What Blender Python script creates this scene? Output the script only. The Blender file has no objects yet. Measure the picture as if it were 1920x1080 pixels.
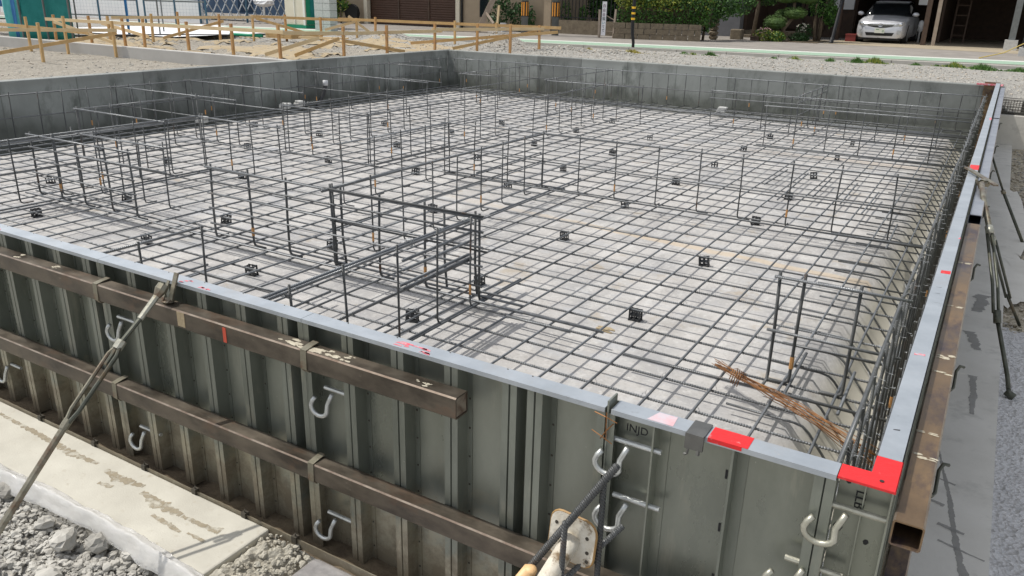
import bpy, math, random
from mathutils import Vector, Matrix
random.seed(7)
S = bpy.context.scene
COL = S.collection
R = math.radians

# ------------------------------------------------------------------ camera
cam_d = bpy.data.cameras.new('camera'); cam = bpy.data.objects.new('camera', cam_d); COL.objects.link(cam)
S.camera = cam
cx = Vector((0.85716, 0.5145, 0.02404)); cu = Vector((-0.19582, 0.28236, 0.93911)); cf = Vector((-0.47638, 0.80967, -0.34278))
mw = Matrix.Identity(4)
for i in range(3):
    mw[i][0] = cx[i]; mw[i][1] = cu[i]; mw[i][2] = -cf[i]
mw[0][3], mw[1][3], mw[2][3] = 2.12573, -3.12659, 1.69503
cam.matrix_world = mw
cam_d.sensor_width = 36; cam_d.lens = 28.0935; cam_d.clip_start = 0.05; cam_d.clip_end = 1000

# ------------------------------------------------------------------ light
SUN_TO = Vector((-0.53, -0.14, 1.0)).normalized()
W = bpy.data.worlds.new('World'); S.world = W; W.use_nodes = True
nt = W.node_tree
sky = nt.nodes.new('ShaderNodeTexSky'); sky.sky_type = 'NISHITA'; sky.sun_disc = False
sky.sun_elevation = math.asin(SUN_TO.z); sky.sun_rotation = math.atan2(SUN_TO.x, SUN_TO.y)
sky.air_density = 1.2; sky.dust_density = 2.0
bg = nt.nodes['Background']; bg.inputs[1].default_value = 0.15
hsv = nt.nodes.new('ShaderNodeHueSaturation'); hsv.inputs['Saturation'].default_value = 0.3
nt.links.new(sky.outputs[0], hsv.inputs['Color']); nt.links.new(hsv.outputs[0], bg.inputs[0])
sun_d = bpy.data.lights.new('sun', 'SUN'); sun_d.energy = 3.0; sun_d.angle = R(0.6); sun_d.color = (1.0, 0.955, 0.88)
sun = bpy.data.objects.new('sun', sun_d); COL.objects.link(sun)
sun.rotation_euler = (-SUN_TO).to_track_quat('-Z', 'Y').to_euler(); sun.location = (-6, -4, 12)
S.view_settings.view_transform = 'Standard'; S.view_settings.look = 'None'
S.view_settings.exposure = 0.17; S.view_settings.gamma = 1.0
try: S.view_settings.use_curve_mapping = False
except Exception: pass

# ------------------------------------------------------------------ materials
MATS = {}
def N(nt, t, **kw):
    n = nt.nodes.new('ShaderNode' + t)
    for k, v in kw.items():
        if hasattr(n, k): setattr(n, k, v)
        else: n.inputs[k].default_value = v
    return n
def mat(name, c1, c2=None, scale=8.0, rough=0.7, metal=0.0, bump=0.0, bscale=60.0, c3=None, s3=2.0, t3=(0.5, 0.65), detail=6, spec=0.5, stretch=None, r2=None, btype='noise', trans=0.0):
    m = bpy.data.materials.new(name); m.use_nodes = True; t = m.node_tree; L = t.links.new
    b = t.nodes['Principled BSDF']
    b.inputs['Roughness'].default_value = rough; b.inputs['Metallic'].default_value = metal
    b.inputs['Specular IOR Level'].default_value = spec
    if trans: b.inputs['Transmission Weight'].default_value = trans
    tc = N(t, 'TexCoord'); vec = tc.outputs['Object']
    if stretch:
        mp = N(t, 'Mapping'); mp.inputs['Scale'].default_value = stretch; L(vec, mp.inputs[0]); vec = mp.outputs[0]
    col = None
    if c2:
        n = N(t, 'TexNoise'); n.inputs['Scale'].default_value = scale; n.inputs['Detail'].default_value = detail; n.inputs['Roughness'].default_value = 0.62
        L(vec, n.inputs['Vector'])
        r = N(t, 'ValToRGB'); r.color_ramp.elements[0].position = 0.33; r.color_ramp.elements[1].position = 0.68
        r.color_ramp.elements[0].color = (*c1, 1); r.color_ramp.elements[1].color = (*c2, 1)
        L(n.outputs['Fac'], r.inputs[0]); col = r.outputs[0]
        if r2 is not None:
            mr = N(t, 'MapRange'); mr.inputs['From Min'].default_value = .35; mr.inputs['From Max'].default_value = .65
            mr.inputs['To Min'].default_value = rough; mr.inputs['To Max'].default_value = r2
            L(n.outputs['Fac'], mr.inputs[0]); L(mr.outputs[0], b.inputs['Roughness'])
    else:
        b.inputs['Base Color'].default_value = (*c1, 1)
    if c3:
        n3 = N(t, 'TexNoise'); n3.inputs['Scale'].default_value = s3; n3.inputs['Detail'].default_value = 8; n3.inputs['Roughness'].default_value = 0.7
        L(vec, n3.inputs['Vector'])
        r3 = N(t, 'ValToRGB'); r3.color_ramp.elements[0].position = t3[0]; r3.color_ramp.elements[1].position = t3[1]
        L(n3.outputs['Fac'], r3.inputs[0])
        mx = N(t, 'MixRGB'); L(r3.outputs[0], mx.inputs[0]); L(col, mx.inputs[1]) if col else setattr(mx.inputs[1], 'default_value', (*c1, 1))
        mx.inputs[2].default_value = (*c3, 1); col = mx.outputs[0]
    if col: L(col, b.inputs['Base Color'])
    if bump:
        if btype == 'voronoi':
            v = N(t, 'TexVoronoi'); v.inputs['Scale'].default_value = bscale; out = v.outputs['Distance']
        elif btype == 'ribs':
            v = N(t, 'TexWave', wave_type='BANDS', bands_direction='DIAGONAL'); v.inputs['Scale'].default_value = bscale; v.inputs['Distortion'].default_value = 0.0; out = v.outputs['Fac']
        else:
            v = N(t, 'TexNoise'); v.inputs['Scale'].default_value = bscale; v.inputs['Detail'].default_value = 6; out = v.outputs['Fac']
        L(vec, v.inputs['Vector'])
        bp = N(t, 'Bump'); bp.inputs['Strength'].default_value = bump; bp.inputs['Distance'].default_value = 0.01
        L(out, bp.inputs['Height']); L(bp.outputs[0], b.inputs['Normal'])
    MATS[name] = m
    return m
def vary(name, lo=.75, hi=1.3):
    t = MATS[name].node_tree; L = t.links.new; b = t.nodes['Principled BSDF']; src = b.inputs['Base Color'].links[0].from_socket
    oi = N(t, 'ObjectInfo'); mr = N(t, 'MapRange'); mr.inputs['To Min'].default_value = lo; mr.inputs['To Max'].default_value = hi; L(oi.outputs['Random'], mr.inputs[0])
    hs = N(t, 'HueSaturation'); L(mr.outputs[0], hs.inputs['Value']); L(src, hs.inputs['Color']); L(hs.outputs[0], b.inputs['Base Color'])
def grime(name, colr, z1, z0, amt, scale):
    # mud and dried cement splashed on the lower part of the formwork, broken up by noise
    t = MATS[name].node_tree; L = t.links.new; b = t.nodes['Principled BSDF']; src = b.inputs['Base Color'].links[0].from_socket
    tc = N(t, 'TexCoord'); geo = N(t, 'NewGeometry'); sp = N(t, 'SeparateXYZ'); L(geo.outputs['Position'], sp.inputs[0])
    nz = N(t, 'TexNoise'); nz.inputs['Scale'].default_value = scale; nz.inputs['Detail'].default_value = 9; nz.inputs['Roughness'].default_value = .72; L(geo.outputs['Position'], nz.inputs['Vector'])
    ad = N(t, 'Math', operation='MULTIPLY_ADD'); L(nz.outputs['Fac'], ad.inputs[0]); ad.inputs[1].default_value = -1.1; L(sp.outputs[2], ad.inputs[2])
    mr = N(t, 'MapRange'); mr.inputs['From Min'].default_value = z1; mr.inputs['From Max'].default_value = z0; mr.inputs['To Max'].default_value = amt; L(ad.outputs[0], mr.inputs[0])
    mx = N(t, 'MixRGB'); L(mr.outputs[0], mx.inputs[0]); L(src, mx.inputs[1]); mx.inputs[2].default_value = (*colr, 1); L(mx.outputs[0], b.inputs['Base Color'])
    iv = N(t, 'Math', operation='MULTIPLY'); L(mr.outputs[0], iv.inputs[0]); iv.inputs[1].default_value = -b.inputs['Metallic'].default_value
    am = N(t, 'Math', operation='ADD'); L(iv.outputs[0], am.inputs[0]); am.inputs[1].default_value = b.inputs['Metallic'].default_value; L(am.outputs[0], b.inputs['Metallic'])
def streaks(name, colr, sc, lo, hi, amt, seed):
    # dried cement runs, rust runs and splashes
    t = MATS[name].node_tree; L = t.links.new; b = t.nodes['Principled BSDF']; src = b.inputs['Base Color'].links[0].from_socket
    geo = N(t, 'NewGeometry'); mp = N(t, 'Mapping'); mp.inputs['Scale'].default_value = sc; mp.inputs['Location'].default_value = (seed, seed * 3, seed); L(geo.outputs['Position'], mp.inputs[0])
    nz = N(t, 'TexNoise'); nz.inputs['Scale'].default_value = 1.0; nz.inputs['Detail'].default_value = 6; nz.inputs['Roughness'].default_value = .7; L(mp.outputs[0], nz.inputs['Vector'])
    mr = N(t, 'MapRange'); mr.inputs['From Min'].default_value = lo; mr.inputs['From Max'].default_value = hi; mr.inputs['To Max'].default_value = amt; L(nz.outputs['Fac'], mr.inputs[0])
    mx = N(t, 'MixRGB'); L(mr.outputs[0], mx.inputs[0]); L(src, mx.inputs[1]); mx.inputs[2].default_value = (*colr, 1); L(mx.outputs[0], b.inputs['Base Color'])
def nodes_of(m):
    t = m.node_tree; return t, t.links.new, t.nodes['Principled BSDF']

mat('rebar', (0.115, 0.12, 0.124), (0.21, 0.218, 0.225), 14, 0.38, 0.5, 0.3, 62, btype='ribs', c3=(0.13, 0.085, 0.055), s3=5, t3=(0.62, 0.74))
mat('rebar_plain', (0.115, 0.124, 0.135), (0.195, 0.208, 0.222), 14, 0.5, 0.3, 0.35, 62, btype='ribs', c3=(0.14, 0.09, 0.06), s3=6, t3=(0.63, 0.75))
mat('rebar_upright', (0.085, 0.09, 0.093), (0.15, 0.153, 0.152), 9, 0.5, 0.3, 0.5, 62, btype='ribs', c3=(0.14, 0.07, 0.035), s3=4, t3=(0.58, 0.72))
mat('tape', (0.62, 0.33, 0.12), (0.5, 0.25, 0.09), 30, 0.6)
mat('wire', (0.62, 0.62, 0.6), (0.4, 0.4, 0.4), 40, 0.3, 0.9)
mat('rusty_wire', (0.3, 0.14, 0.045), (0.2, 0.085, 0.03), 18, 0.5, 0.5)
mat('spacer', (0.014, 0.017, 0.021), (0.022, 0.025, 0.03), 12, 0.42, c3=(0.12, 0.118, 0.11), s3=25, t3=(0.58, 0.75))
mat('zinc', (0.36, 0.395, 0.43), (0.46, 0.495, 0.53), 7, 0.42, 0.5, 0.05, 30, c3=(0.4, 0.41, 0.42), s3=3, t3=(0.58, 0.75))
mat('panel', (0.215, 0.23, 0.195), (0.31, 0.325, 0.28), 5, 0.24, 0.6, 0.04, 25, c3=(0.33, 0.3, 0.23), s3=9, t3=(0.62, 0.8), stretch=(1, 1, .45), r2=0.5)
mat('panel_rib', (0.185, 0.2, 0.172), (0.27, 0.288, 0.252), 7, 0.34, 0.6, 0.04, 25, c3=(0.4, 0.38, 0.3), s3=8, t3=(0.6, 0.8), stretch=(1, 1, .3), r2=0.5)
mat('dark_steel', (0.05, 0.045, 0.035), (0.09, 0.08, 0.065), 18, 0.5, 0.4)
mat('red_paint', (0.72, 0.012, 0.014), (0.55, 0.015, 0.018), 20, 0.5, 0, 0.15, 60, c3=(0.5, 0.34, 0.34), s3=22, t3=(0.6, 0.72))
mat('pink_mark', (0.68, 0.06, 0.1), (0.6, 0.22, 0.25), 40, 0.6, c3=(0.42, 0.43, 0.46), s3=55, t3=(0.52, 0.58))
mat('pale_red', (0.62, 0.36, 0.38), (0.52, 0.5, 0.54), 25, 0.5)
mat('black_ink', (0.02, 0.02, 0.022), None, rough=0.7)
mat('beam', (0.05, 0.041, 0.032), (0.155, 0.13, 0.1), 11, 0.32, 0.5, 0.12, 40, c3=(0.14, 0.085, 0.055), s3=5, t3=(0.54, 0.7), stretch=(.5, 1, 1), r2=0.55)
mat('edge_highlight_wear', (0.3, 0.25, 0.2), (0.16, 0.11, 0.08), 22, 0.35, 0.6)  # worn metal tone, lightened to paint the bright highlight along the upper edges
mat('clip_steel', (0.11, 0.11, 0.105), (0.17, 0.17, 0.16), 14, 0.4, 0.6)
mat('beam_end', (0.3, 0.26, 0.2), (0.1, 0.06, 0.04), 30, 0.6)
mat('rail', (0.16, 0.168, 0.175), (0.25, 0.258, 0.265), 12, 0.32, 0.55, 0.4, 62, btype='ribs', c3=(0.15, 0.1, 0.07), s3=5, t3=(0.64, 0.76))  # lighter than the other bars: bright sky reflection put into the base colour
mat('tube_rust', (0.12, 0.08, 0.048), (0.27, 0.18, 0.1), 7, 0.32, 0.55, 0.08, 40, c3=(0.075, 0.055, 0.06), s3=4.5, t3=(0.5, 0.62), stretch=(1, .5, 1), r2=0.5)
mat('tube_zinc', (0.27, 0.29, 0.34), (0.4, 0.42, 0.46), 6, 0.35, 0.6, 0.03, 30)
mat('galv', (0.45, 0.465, 0.46), (0.62, 0.635, 0.62), 30, 0.34, 0.7, 0.1, 90, c3=(0.36, 0.35, 0.31), s3=14, t3=(0.55, 0.66), r2=.5)
mat('galv_dull', (0.36, 0.355, 0.29), (0.5, 0.49, 0.42), 25, 0.4, 0.6, 0.1, 90, c3=(0.3, 0.25, 0.16), s3=14, t3=(0.55, 0.66))
mat('brace', (0.16, 0.15, 0.11), (0.3, 0.28, 0.22), 20, 0.42, 0.6, c3=(0.13, 0.075, 0.045), s3=9, t3=(0.5, 0.65))
mat('brace_dark', (0.06, 0.065, 0.05), (0.12, 0.125, 0.1), 16, 0.45, 0.5, c3=(0.12, 0.08, 0.04), s3=8, t3=(0.55, 0.7))
mat('cement_splash', (0.52, 0.48, 0.38), (0.38, 0.34, 0.26), 30, 0.9, 0, 0.3, 90)
mat('sand', (0.31, 0.245, 0.15), (0.4, 0.325, 0.215), 9, 0.95, 0, 0.3, 90)
mat('rock', (0.34, 0.325, 0.29), (0.5, 0.485, 0.445), 6, 0.9, 0, 0.3, 50)
mat('rock_dark', (0.26, 0.25, 0.225), (0.4, 0.385, 0.35), 6, 0.9, 0, 0.3, 50)
mat('rock_tan', (0.4, 0.34, 0.27), (0.5, 0.46, 0.4), 6, 0.9, 0, 0.3, 50)
mat('film', (0.82, 0.81, 0.79), (0.9, 0.89, 0.87), 9, 0.1, 0, 0.9, 11, trans=0.15, stretch=(1, 3, 1))
MATS['film'].node_tree.nodes['Principled BSDF'].inputs['Alpha'].default_value = 0.42
mat('wood', (0.5, 0.32, 0.13), (0.62, 0.42, 0.2), 6, 0.7, stretch=(1, 1, 1), c3=(0.45, 0.24, 0.1), s3=3, t3=(0.6, 0.8))
mat('wood_stake', (0.42, 0.22, 0.09), (0.55, 0.33, 0.13), 9, 0.7)
mat('wood_pale', (0.62, 0.47, 0.27), (0.7, 0.55, 0.33), 6, 0.7)
mat('wood_grey', (0.28, 0.22, 0.17), (0.36, 0.3, 0.24), 8, 0.8)
mat('wood_dark', (0.055, 0.035, 0.025), (0.09, 0.055, 0.035), 8, 0.75)
mat('teal', (0.0, 0.16, 0.15), (0.012, 0.21, 0.2), 6, 0.75, 0, 0.4, 10)
mat('teal_pale', (0.05, 0.36, 0.36), (0.09, 0.42, 0.42), 5, 0.75, 0, 0.4, 10)
mat('blue_sheet', (0.01, 0.12, 0.33), (0.02, 0.17, 0.42), 5, 0.6)
mat('blue_dark', (0.02, 0.05, 0.1), (0.035, 0.075, 0.14), 3, 0.7)
mat('pipe_blue', (0.05, 0.12, 0.18), None, rough=0.4, metal=0.3)
mat('white_paint', (0.72, 0.7, 0.64), (0.78, 0.76, 0.7), 3, 0.5)
mat('cream_paint', (0.62, 0.56, 0.44), (0.68, 0.62, 0.5), 3, 0.5)
mat('green_paint', (0.0, 0.22, 0.11), (0.0, 0.26, 0.14), 5, 0.5)
mat('white_far', (0.72, 0.73, 0.74), (0.8, 0.8, 0.8), 2, 0.6)
mat('gate_steel', (0.52, 0.56, 0.6), None, rough=0.4, metal=0.4)
mat('house_beige', (0.34, 0.27, 0.19), (0.38, 0.3, 0.21), 5, 0.9)
mat('house_grey', (0.2, 0.2, 0.21), (0.24, 0.24, 0.25), 3, 0.9)
mat('roof_dark', (0.04, 0.04, 0.045), (0.06, 0.06, 0.065), 6, 0.7)
mat('glass_dark', (0.01, 0.012, 0.014), None, rough=0.1)
mat('black_metal', (0.012, 0.012, 0.014), None, rough=0.45, metal=0.2)
mat('pole_grey', (0.12, 0.13, 0.13), (0.17, 0.18, 0.18), 12, 0.85)
mat('stripe_orange', (0.75, 0.3, 0.03), None, rough=0.5)
mat('stripe_red', (0.5, 0.07, 0.035), None, rough=0.6)
mat('stripe_yellow', (0.85, 0.5, 0.02), None, rough=0.5)
mat('sign_white', (0.7, 0.7, 0.72), (0.62, 0.62, 0.66), 6, 0.5)
mat('sign_green', (0.05, 0.3, 0.06), None, rough=0.5)
mat('ink_purple', (0.13, 0.05, 0.09), None, rough=0.6)
mat('ink_teal', (0.05, 0.3, 0.3), None, rough=0.6)
mat('ink_dark', (0.02, 0.04, 0.05), None, rough=0.6)
mat('stone_wall', (0.13, 0.105, 0.075), (0.22, 0.18, 0.125), 10, 0.95, 0, 0.6, 22)
mat('leaf_dark', (0.012, 0.045, 0.008), (0.03, 0.085, 0.015), 3, 0.6)
mat('leaf_mid', (0.035, 0.105, 0.012), (0.07, 0.165, 0.02), 3, 0.6)
mat('leaf_yellow', (0.16, 0.2, 0.02), (0.28, 0.3, 0.04), 3, 0.6)
mat('leaf_straw', (0.4, 0.33, 0.06), (0.3, 0.27, 0.07), 6, 0.7)
mat('leaf_topiary', (0.03, 0.07, 0.01), (0.07, 0.13, 0.02), 5, 0.7)
mat('petal_white', (0.75, 0.72, 0.62), None, rough=0.6)
mat('petal_pink', (0.7, 0.45, 0.45), None, rough=0.6)
mat('bark', (0.1, 0.075, 0.05), (0.17, 0.13, 0.09), 12, 0.95)
mat('silver_paint', (0.66, 0.67, 0.7), None, rough=0.3, metal=0.4)
mat('chrome', (0.75, 0.76, 0.78), None, rough=0.15, metal=1.0)
mat('lamp_glass', (0.36, 0.38, 0.4), (0.62, 0.64, 0.66), 16, 0.15, 0.3)
mat('rubber', (0.012, 0.012, 0.012), None, rough=0.8)
mat('plate_white', (0.74, 0.76, 0.66), None, rough=0.5)
mat('plate_ink', (0.05, 0.2, 0.08), None, rough=0.6)
mat('red_box', (0.2, 0.03, 0.025), None, rough=0.6)
mat('pvc_dark', (0.03, 0.03, 0.032), None, rough=0.45)
mat('pvc_white', (0.66, 0.67, 0.68), (0.5, 0.5, 0.52), 40, 0.4)
mat('block_white', (0.42, 0.42, 0.41), (0.55, 0.55, 0.53), 20, 0.9, 0, 0.3, 80)
mat('brown_shutter', (0.06, 0.028, 0.016), (0.075, 0.036, 0.021), 4, 0.55)
mat('soil', (0.075, 0.055, 0.035), (0.16, 0.125, 0.08), 9, 0.95, 0, 0.6, 60)
mat('sheet_wet', (0.3, 0.29, 0.29), (0.48, 0.46, 0.45), 22, 0.2, 0.3, 0.25, 30)
mat('white_pole', (0.68, 0.65, 0.57), (0.52, 0.46, 0.36), 25, 0.6, 0, 0.3, 60, c3=(0.2, 0.14, 0.08), s3=16, t3=(0.56, 0.64))
mat('plate_rim', (0.36, 0.22, 0.08), (0.28, 0.16, 0.06), 25, 0.6)
mat('grip', (0.72, 0.47, 0.24), None, rough=0.5)
mat('crate', (0.06, 0.058, 0.05), (0.1, 0.095, 0.08), 15, 0.6)
mat('rope', (0.55, 0.42, 0.12), None, rough=0.8)

for n_ in ('rebar', 'rebar_plain', 'rebar_upright', 'rail', 'spacer'):
    if MATS[n_].node_tree.nodes['Principled BSDF'].inputs['Base Color'].links: vary(n_)
for n_ in ('panel', 'panel_rib'):
    grime(n_, (0.36, 0.33, 0.25), -.42, -.6, .8, 5); grime(n_, (0.13, 0.1, 0.065), -.5, -.72, .75, 11)
    streaks(n_, (0.46, 0.44, 0.36), (6, 6, .9), .6, .74, .55, 2); streaks(n_, (0.12, 0.085, 0.05), (26, 26, 1.6), .64, .76, .6, 7); streaks(n_, (0.5, 0.49, 0.43), (45, 45, 40), .69, .74, .75, 4)
# ---- bed concrete: pale, blotchy, with the two ochre chalk-dust lines
m = mat('bed', (0.35, 0.337, 0.323), (0.47, 0.455, 0.438), 3.2, 0.93, 0, 0.15, 70, c3=(0.31, 0.308, 0.31), s3=1.3, t3=(0.46, 0.64))
t, L, b = nodes_of(m)
def bed_line(prev, y0, slope, w, colr, amp, xmax, xmin):
    tc = N(t, 'TexCoord'); sp = N(t, 'SeparateXYZ'); L(tc.outputs['Object'], sp.inputs[0])
    a = N(t, 'Math', operation='MULTIPLY_ADD'); L(sp.outputs[0], a.inputs[0]); a.inputs[1].default_value = -slope; L(sp.outputs[1], a.inputs[2])
    nz = N(t, 'TexNoise'); nz.inputs['Scale'].default_value = 7; L(tc.outputs['Object'], nz.inputs['Vector'])
    a2 = N(t, 'Math', operation='MULTIPLY_ADD'); L(nz.outputs['Fac'], a2.inputs[0]); a2.inputs[1].default_value = .09; L(a.outputs[0], a2.inputs[2])
    s = N(t, 'Math', operation='SUBTRACT'); L(a2.outputs[0], s.inputs[0]); s.inputs[1].default_value = y0 + .045
    ab = N(t, 'Math', operation='ABSOLUTE'); L(s.outputs[0], ab.inputs[0])
    mr = N(t, 'MapRange'); mr.inputs['From Min'].default_value = w; mr.inputs['From Max'].default_value = w * .55
    mr.inputs['To Min'].default_value = 0; mr.inputs['To Max'].default_value = amp; L(ab.outputs[0], mr.inputs[0])
    gt = N(t, 'Math', operation='GREATER_THAN'); L(sp.outputs[2], gt.inputs[0]); gt.inputs[1].default_value = -0.12
    gx = N(t, 'MapRange'); gx.inputs['From Min'].default_value = xmin; gx.inputs['From Max'].default_value = xmin + 2.2; L(sp.outputs[0], gx.inputs[0])
    mg = N(t, 'Math', operation='MULTIPLY'); L(gt.outputs[0], mg.inputs[0]); L(gx.outputs[0], mg.inputs[1])
    mu = N(t, 'Math', operation='MULTIPLY'); L(mr.outputs[0], mu.inputs[0]); L(mg.outputs[0], mu.inputs[1])
    mx = N(t, 'MixRGB'); L(mu.outputs[0], mx.inputs[0]); L(prev, mx.inputs[1]); mx.inputs[2].default_value = (*colr, 1)
    return mx.outputs[0]
src = b.inputs['Base Color'].links[0].from_socket
# fine speckle, trowel streaks and mud splashes of the screed
def overlay(src, scale, stretch, lo, hi, colr, amt, seed):
    tc = N(t, 'TexCoord'); mp = N(t, 'Mapping'); mp.inputs['Scale'].default_value = stretch; mp.inputs['Location'].default_value = (seed, seed * 2, 0); L(tc.outputs['Object'], mp.inputs[0])
    nz = N(t, 'TexNoise'); nz.inputs['Scale'].default_value = scale; nz.inputs['Detail'].default_value = 7; nz.inputs['Roughness'].default_value = .7; L(mp.outputs[0], nz.inputs['Vector'])
    mr = N(t, 'MapRange'); mr.inputs['From Min'].default_value = lo; mr.inputs['From Max'].default_value = hi; mr.inputs['To Max'].default_value = amt; L(nz.outputs['Fac'], mr.inputs[0])
    mx = N(t, 'MixRGB'); L(mr.outputs[0], mx.inputs[0]); L(src, mx.inputs[1]); mx.inputs[2].default_value = (*colr, 1); return mx.outputs[0]
src = overlay(src, 9, (1, .25, 1), .5, .72, (.56, .55, .53), .7, 3)
src = overlay(src, 60, (1, 1, 1), .54, .7, (.24, .23, .21), .75, 5)
src = overlay(src, 24, (1, 1, 1), .52, .7, (.58, .57, .55), .6, 15)
src = overlay(src, 2.6, (1, 1, 1), .6, .68, (.33, .27, .19), .55, 8)
src = overlay(src, 1.5, (1, 2.5, 1), .55, .65, (.36, .375, .4), .5, 11)
src = bed_line(src, 2.68, -0.1, 0.06, (0.5, 0.4, 0.28), 0.62, 1.7, -2.4)
src = bed_line(src, 7.22, 0.05, 0.16, (0.46, 0.38, 0.3), 0.4, 1.7, -1.4)
# yellowish dry mortar in the trench
tc = N(t, 'TexCoord'); sp = N(t, 'SeparateXYZ'); L(tc.outputs['Object'], sp.inputs[0])
mr = N(t, 'MapRange'); mr.inputs['From Min'].default_value = -0.11; mr.inputs['From Max'].default_value = -0.2; L(sp.outputs[2], mr.inputs[0])
mx = N(t, 'MixRGB'); L(mr.outputs[0], mx.inputs[0]); L(src, mx.inputs[1]); mx.inputs[2].default_value = (0.48, 0.46, 0.4, 1)
L(mx.outputs[0], b.inputs['Base Color'])

# ---- damp retaining-wall concrete: formwork joints, dark damp foot and streaks
m = mat('damp_wall', (0.21, 0.223, 0.213), (0.285, 0.3, 0.286), 2.2, 0.6, 0, 0.08, 30, c3=(0.115, 0.127, 0.116), s3=4.0, t3=(0.5, 0.68), stretch=(1, 1, .55))
t, L, b = nodes_of(m)
src = b.inputs['Base Color'].links[0].from_socket
tc = N(t, 'TexCoord'); sp = N(t, 'SeparateXYZ'); L(tc.outputs['Object'], sp.inputs[0])
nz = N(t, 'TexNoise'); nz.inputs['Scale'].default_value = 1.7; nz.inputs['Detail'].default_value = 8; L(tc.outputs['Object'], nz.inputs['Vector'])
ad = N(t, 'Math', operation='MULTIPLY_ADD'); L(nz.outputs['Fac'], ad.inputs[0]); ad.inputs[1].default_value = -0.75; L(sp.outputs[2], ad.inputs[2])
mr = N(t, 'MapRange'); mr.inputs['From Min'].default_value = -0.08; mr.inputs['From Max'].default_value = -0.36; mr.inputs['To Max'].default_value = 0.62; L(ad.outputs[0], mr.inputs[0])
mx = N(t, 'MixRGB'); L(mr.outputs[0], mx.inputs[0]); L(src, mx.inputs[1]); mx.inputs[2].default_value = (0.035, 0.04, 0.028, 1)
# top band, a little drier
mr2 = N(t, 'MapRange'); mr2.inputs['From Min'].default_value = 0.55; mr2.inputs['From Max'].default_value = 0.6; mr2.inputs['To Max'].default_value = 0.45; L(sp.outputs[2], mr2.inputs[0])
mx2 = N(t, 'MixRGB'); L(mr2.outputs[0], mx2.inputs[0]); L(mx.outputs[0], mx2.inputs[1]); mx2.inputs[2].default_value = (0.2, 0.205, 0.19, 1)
# panel tone change along the wall (form panels 0.9 m wide)
vs = N(t, 'Vector_Math') if False else N(t, 'VectorMath', operation='SNAP'); L(tc.outputs['Object'], vs.inputs[0]); vs.inputs[1].default_value = (0.92, 0.92, 5)
wn = N(t, 'TexWhiteNoise', noise_dimensions='3D'); L(vs.outputs[0], wn.inputs['Vector'])
fr_ = N(t, 'VectorMath', operation='MODULO'); L(tc.outputs['Object'], fr_.inputs[0]); fr_.inputs[1].default_value = (.92, .92, 1)
fs = N(t, 'SeparateXYZ'); ab_ = N(t, 'VectorMath', operation='ABSOLUTE'); L(fr_.outputs[0], ab_.inputs[0]); L(ab_.outputs[0], fs.inputs[0])
geo = N(t, 'NewGeometry'); gs = N(t, 'SeparateXYZ'); L(geo.outputs['True Normal'], gs.inputs[0]); ga = N(t, 'Math', operation='ABSOLUTE'); L(gs.outputs[0], ga.inputs[0])
sel = N(t, 'MixRGB'); L(ga.outputs[0], sel.inputs[0]); L(fs.outputs[0], sel.inputs[1]); L(fs.outputs[1], sel.inputs[2])
lt = N(t, 'Math', operation='LESS_THAN'); L(sel.outputs[0], lt.inputs[0]); lt.inputs[1].default_value = .014
ls_ = N(t, 'Math', operation='MULTIPLY'); L(lt.outputs[0], ls_.inputs[0]); ls_.inputs[1].default_value = .55
mxs = N(t, 'MixRGB'); L(ls_.outputs[0], mxs.inputs[0]); L(mx2.outputs[0], mxs.inputs[1]); mxs.inputs[2].default_value = (.07, .078, .07, 1)
mx2 = mxs
hs = N(t, 'HueSaturation'); mr3 = N(t, 'MapRange'); mr3.inputs['To Min'].default_value = 0.78; mr3.inputs['To Max'].default_value = 1.2; L(wn.outputs['Value'], mr3.inputs[0])
L(mr3.outputs[0], hs.inputs['Value']); L(mx2.outputs[0], hs.inputs['Color']); L(hs.outputs[0], b.inputs['Base Color'])

mat('low_wall', (0.38, 0.37, 0.35), (0.46, 0.45, 0.43), 1.6, 0.85, 0, 0.1, 60)
# ---- slab with wet stains
m = mat('slab', (0.46, 0.44, 0.38), (0.56, 0.54, 0.47), 5, 0.9, 0, 0.12, 160, c3=(0.42, 0.385, 0.31), s3=26, t3=(0.58, 0.72))
mat('mortar', (0.33, 0.305, 0.25), (0.48, 0.455, 0.385), 18, 0.95, 0, 0.5, 70)
mat('slab_grey', (0.56, 0.54, 0.49), (0.66, 0.64, 0.59), 3, 0.85, 0, 0.1, 120)
mat('stain', (0.3, 0.25, 0.17), (0.4, 0.345, 0.25), 40, 0.85)
mat('stain_grey', (0.24, 0.235, 0.22), (0.32, 0.315, 0.3), 20, 0.7)
streaks('zinc', (0.5, 0.49, 0.45), (30, 30, 30), .64, .7, .6, 3); streaks('zinc', (0.2, 0.2, 0.2), (18, 18, 18), .63, .74, .5, 9)
streaks('slab_grey', (0.36, 0.35, 0.32), (5, 5, 5), .55, .68, .5, 4); streaks('slab_grey', (0.28, 0.26, 0.22), (70, 70, 70), .66, .72, .6, 6); streaks('slab', (0.36, 0.32, 0.25), (60, 60, 60), .68, .73, .7, 6)
streaks('beam', (0.3, 0.27, 0.22), (14, 30, 30), .64, .76, .5, 5)
t, L, b = nodes_of(MATS['stain']); tc = N(t, 'TexCoord'); nz = N(t, 'TexNoise'); nz.inputs['Scale'].default_value = 38; nz.inputs['Detail'].default_value = 6; L(tc.outputs['Object'], nz.inputs['Vector'])
mr = N(t, 'MapRange'); mr.inputs['From Min'].default_value = .36; mr.inputs['From Max'].default_value = .56; mr.inputs['To Min'].default_value = .12; mr.inputs['To Max'].default_value = .72; L(nz.outputs['Fac'], mr.inputs[0]); L(mr.outputs[0], b.inputs['Alpha'])
MATS['stain_grey'].node_tree.nodes['Principled BSDF'].inputs['Alpha'].default_value = 0.6
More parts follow.
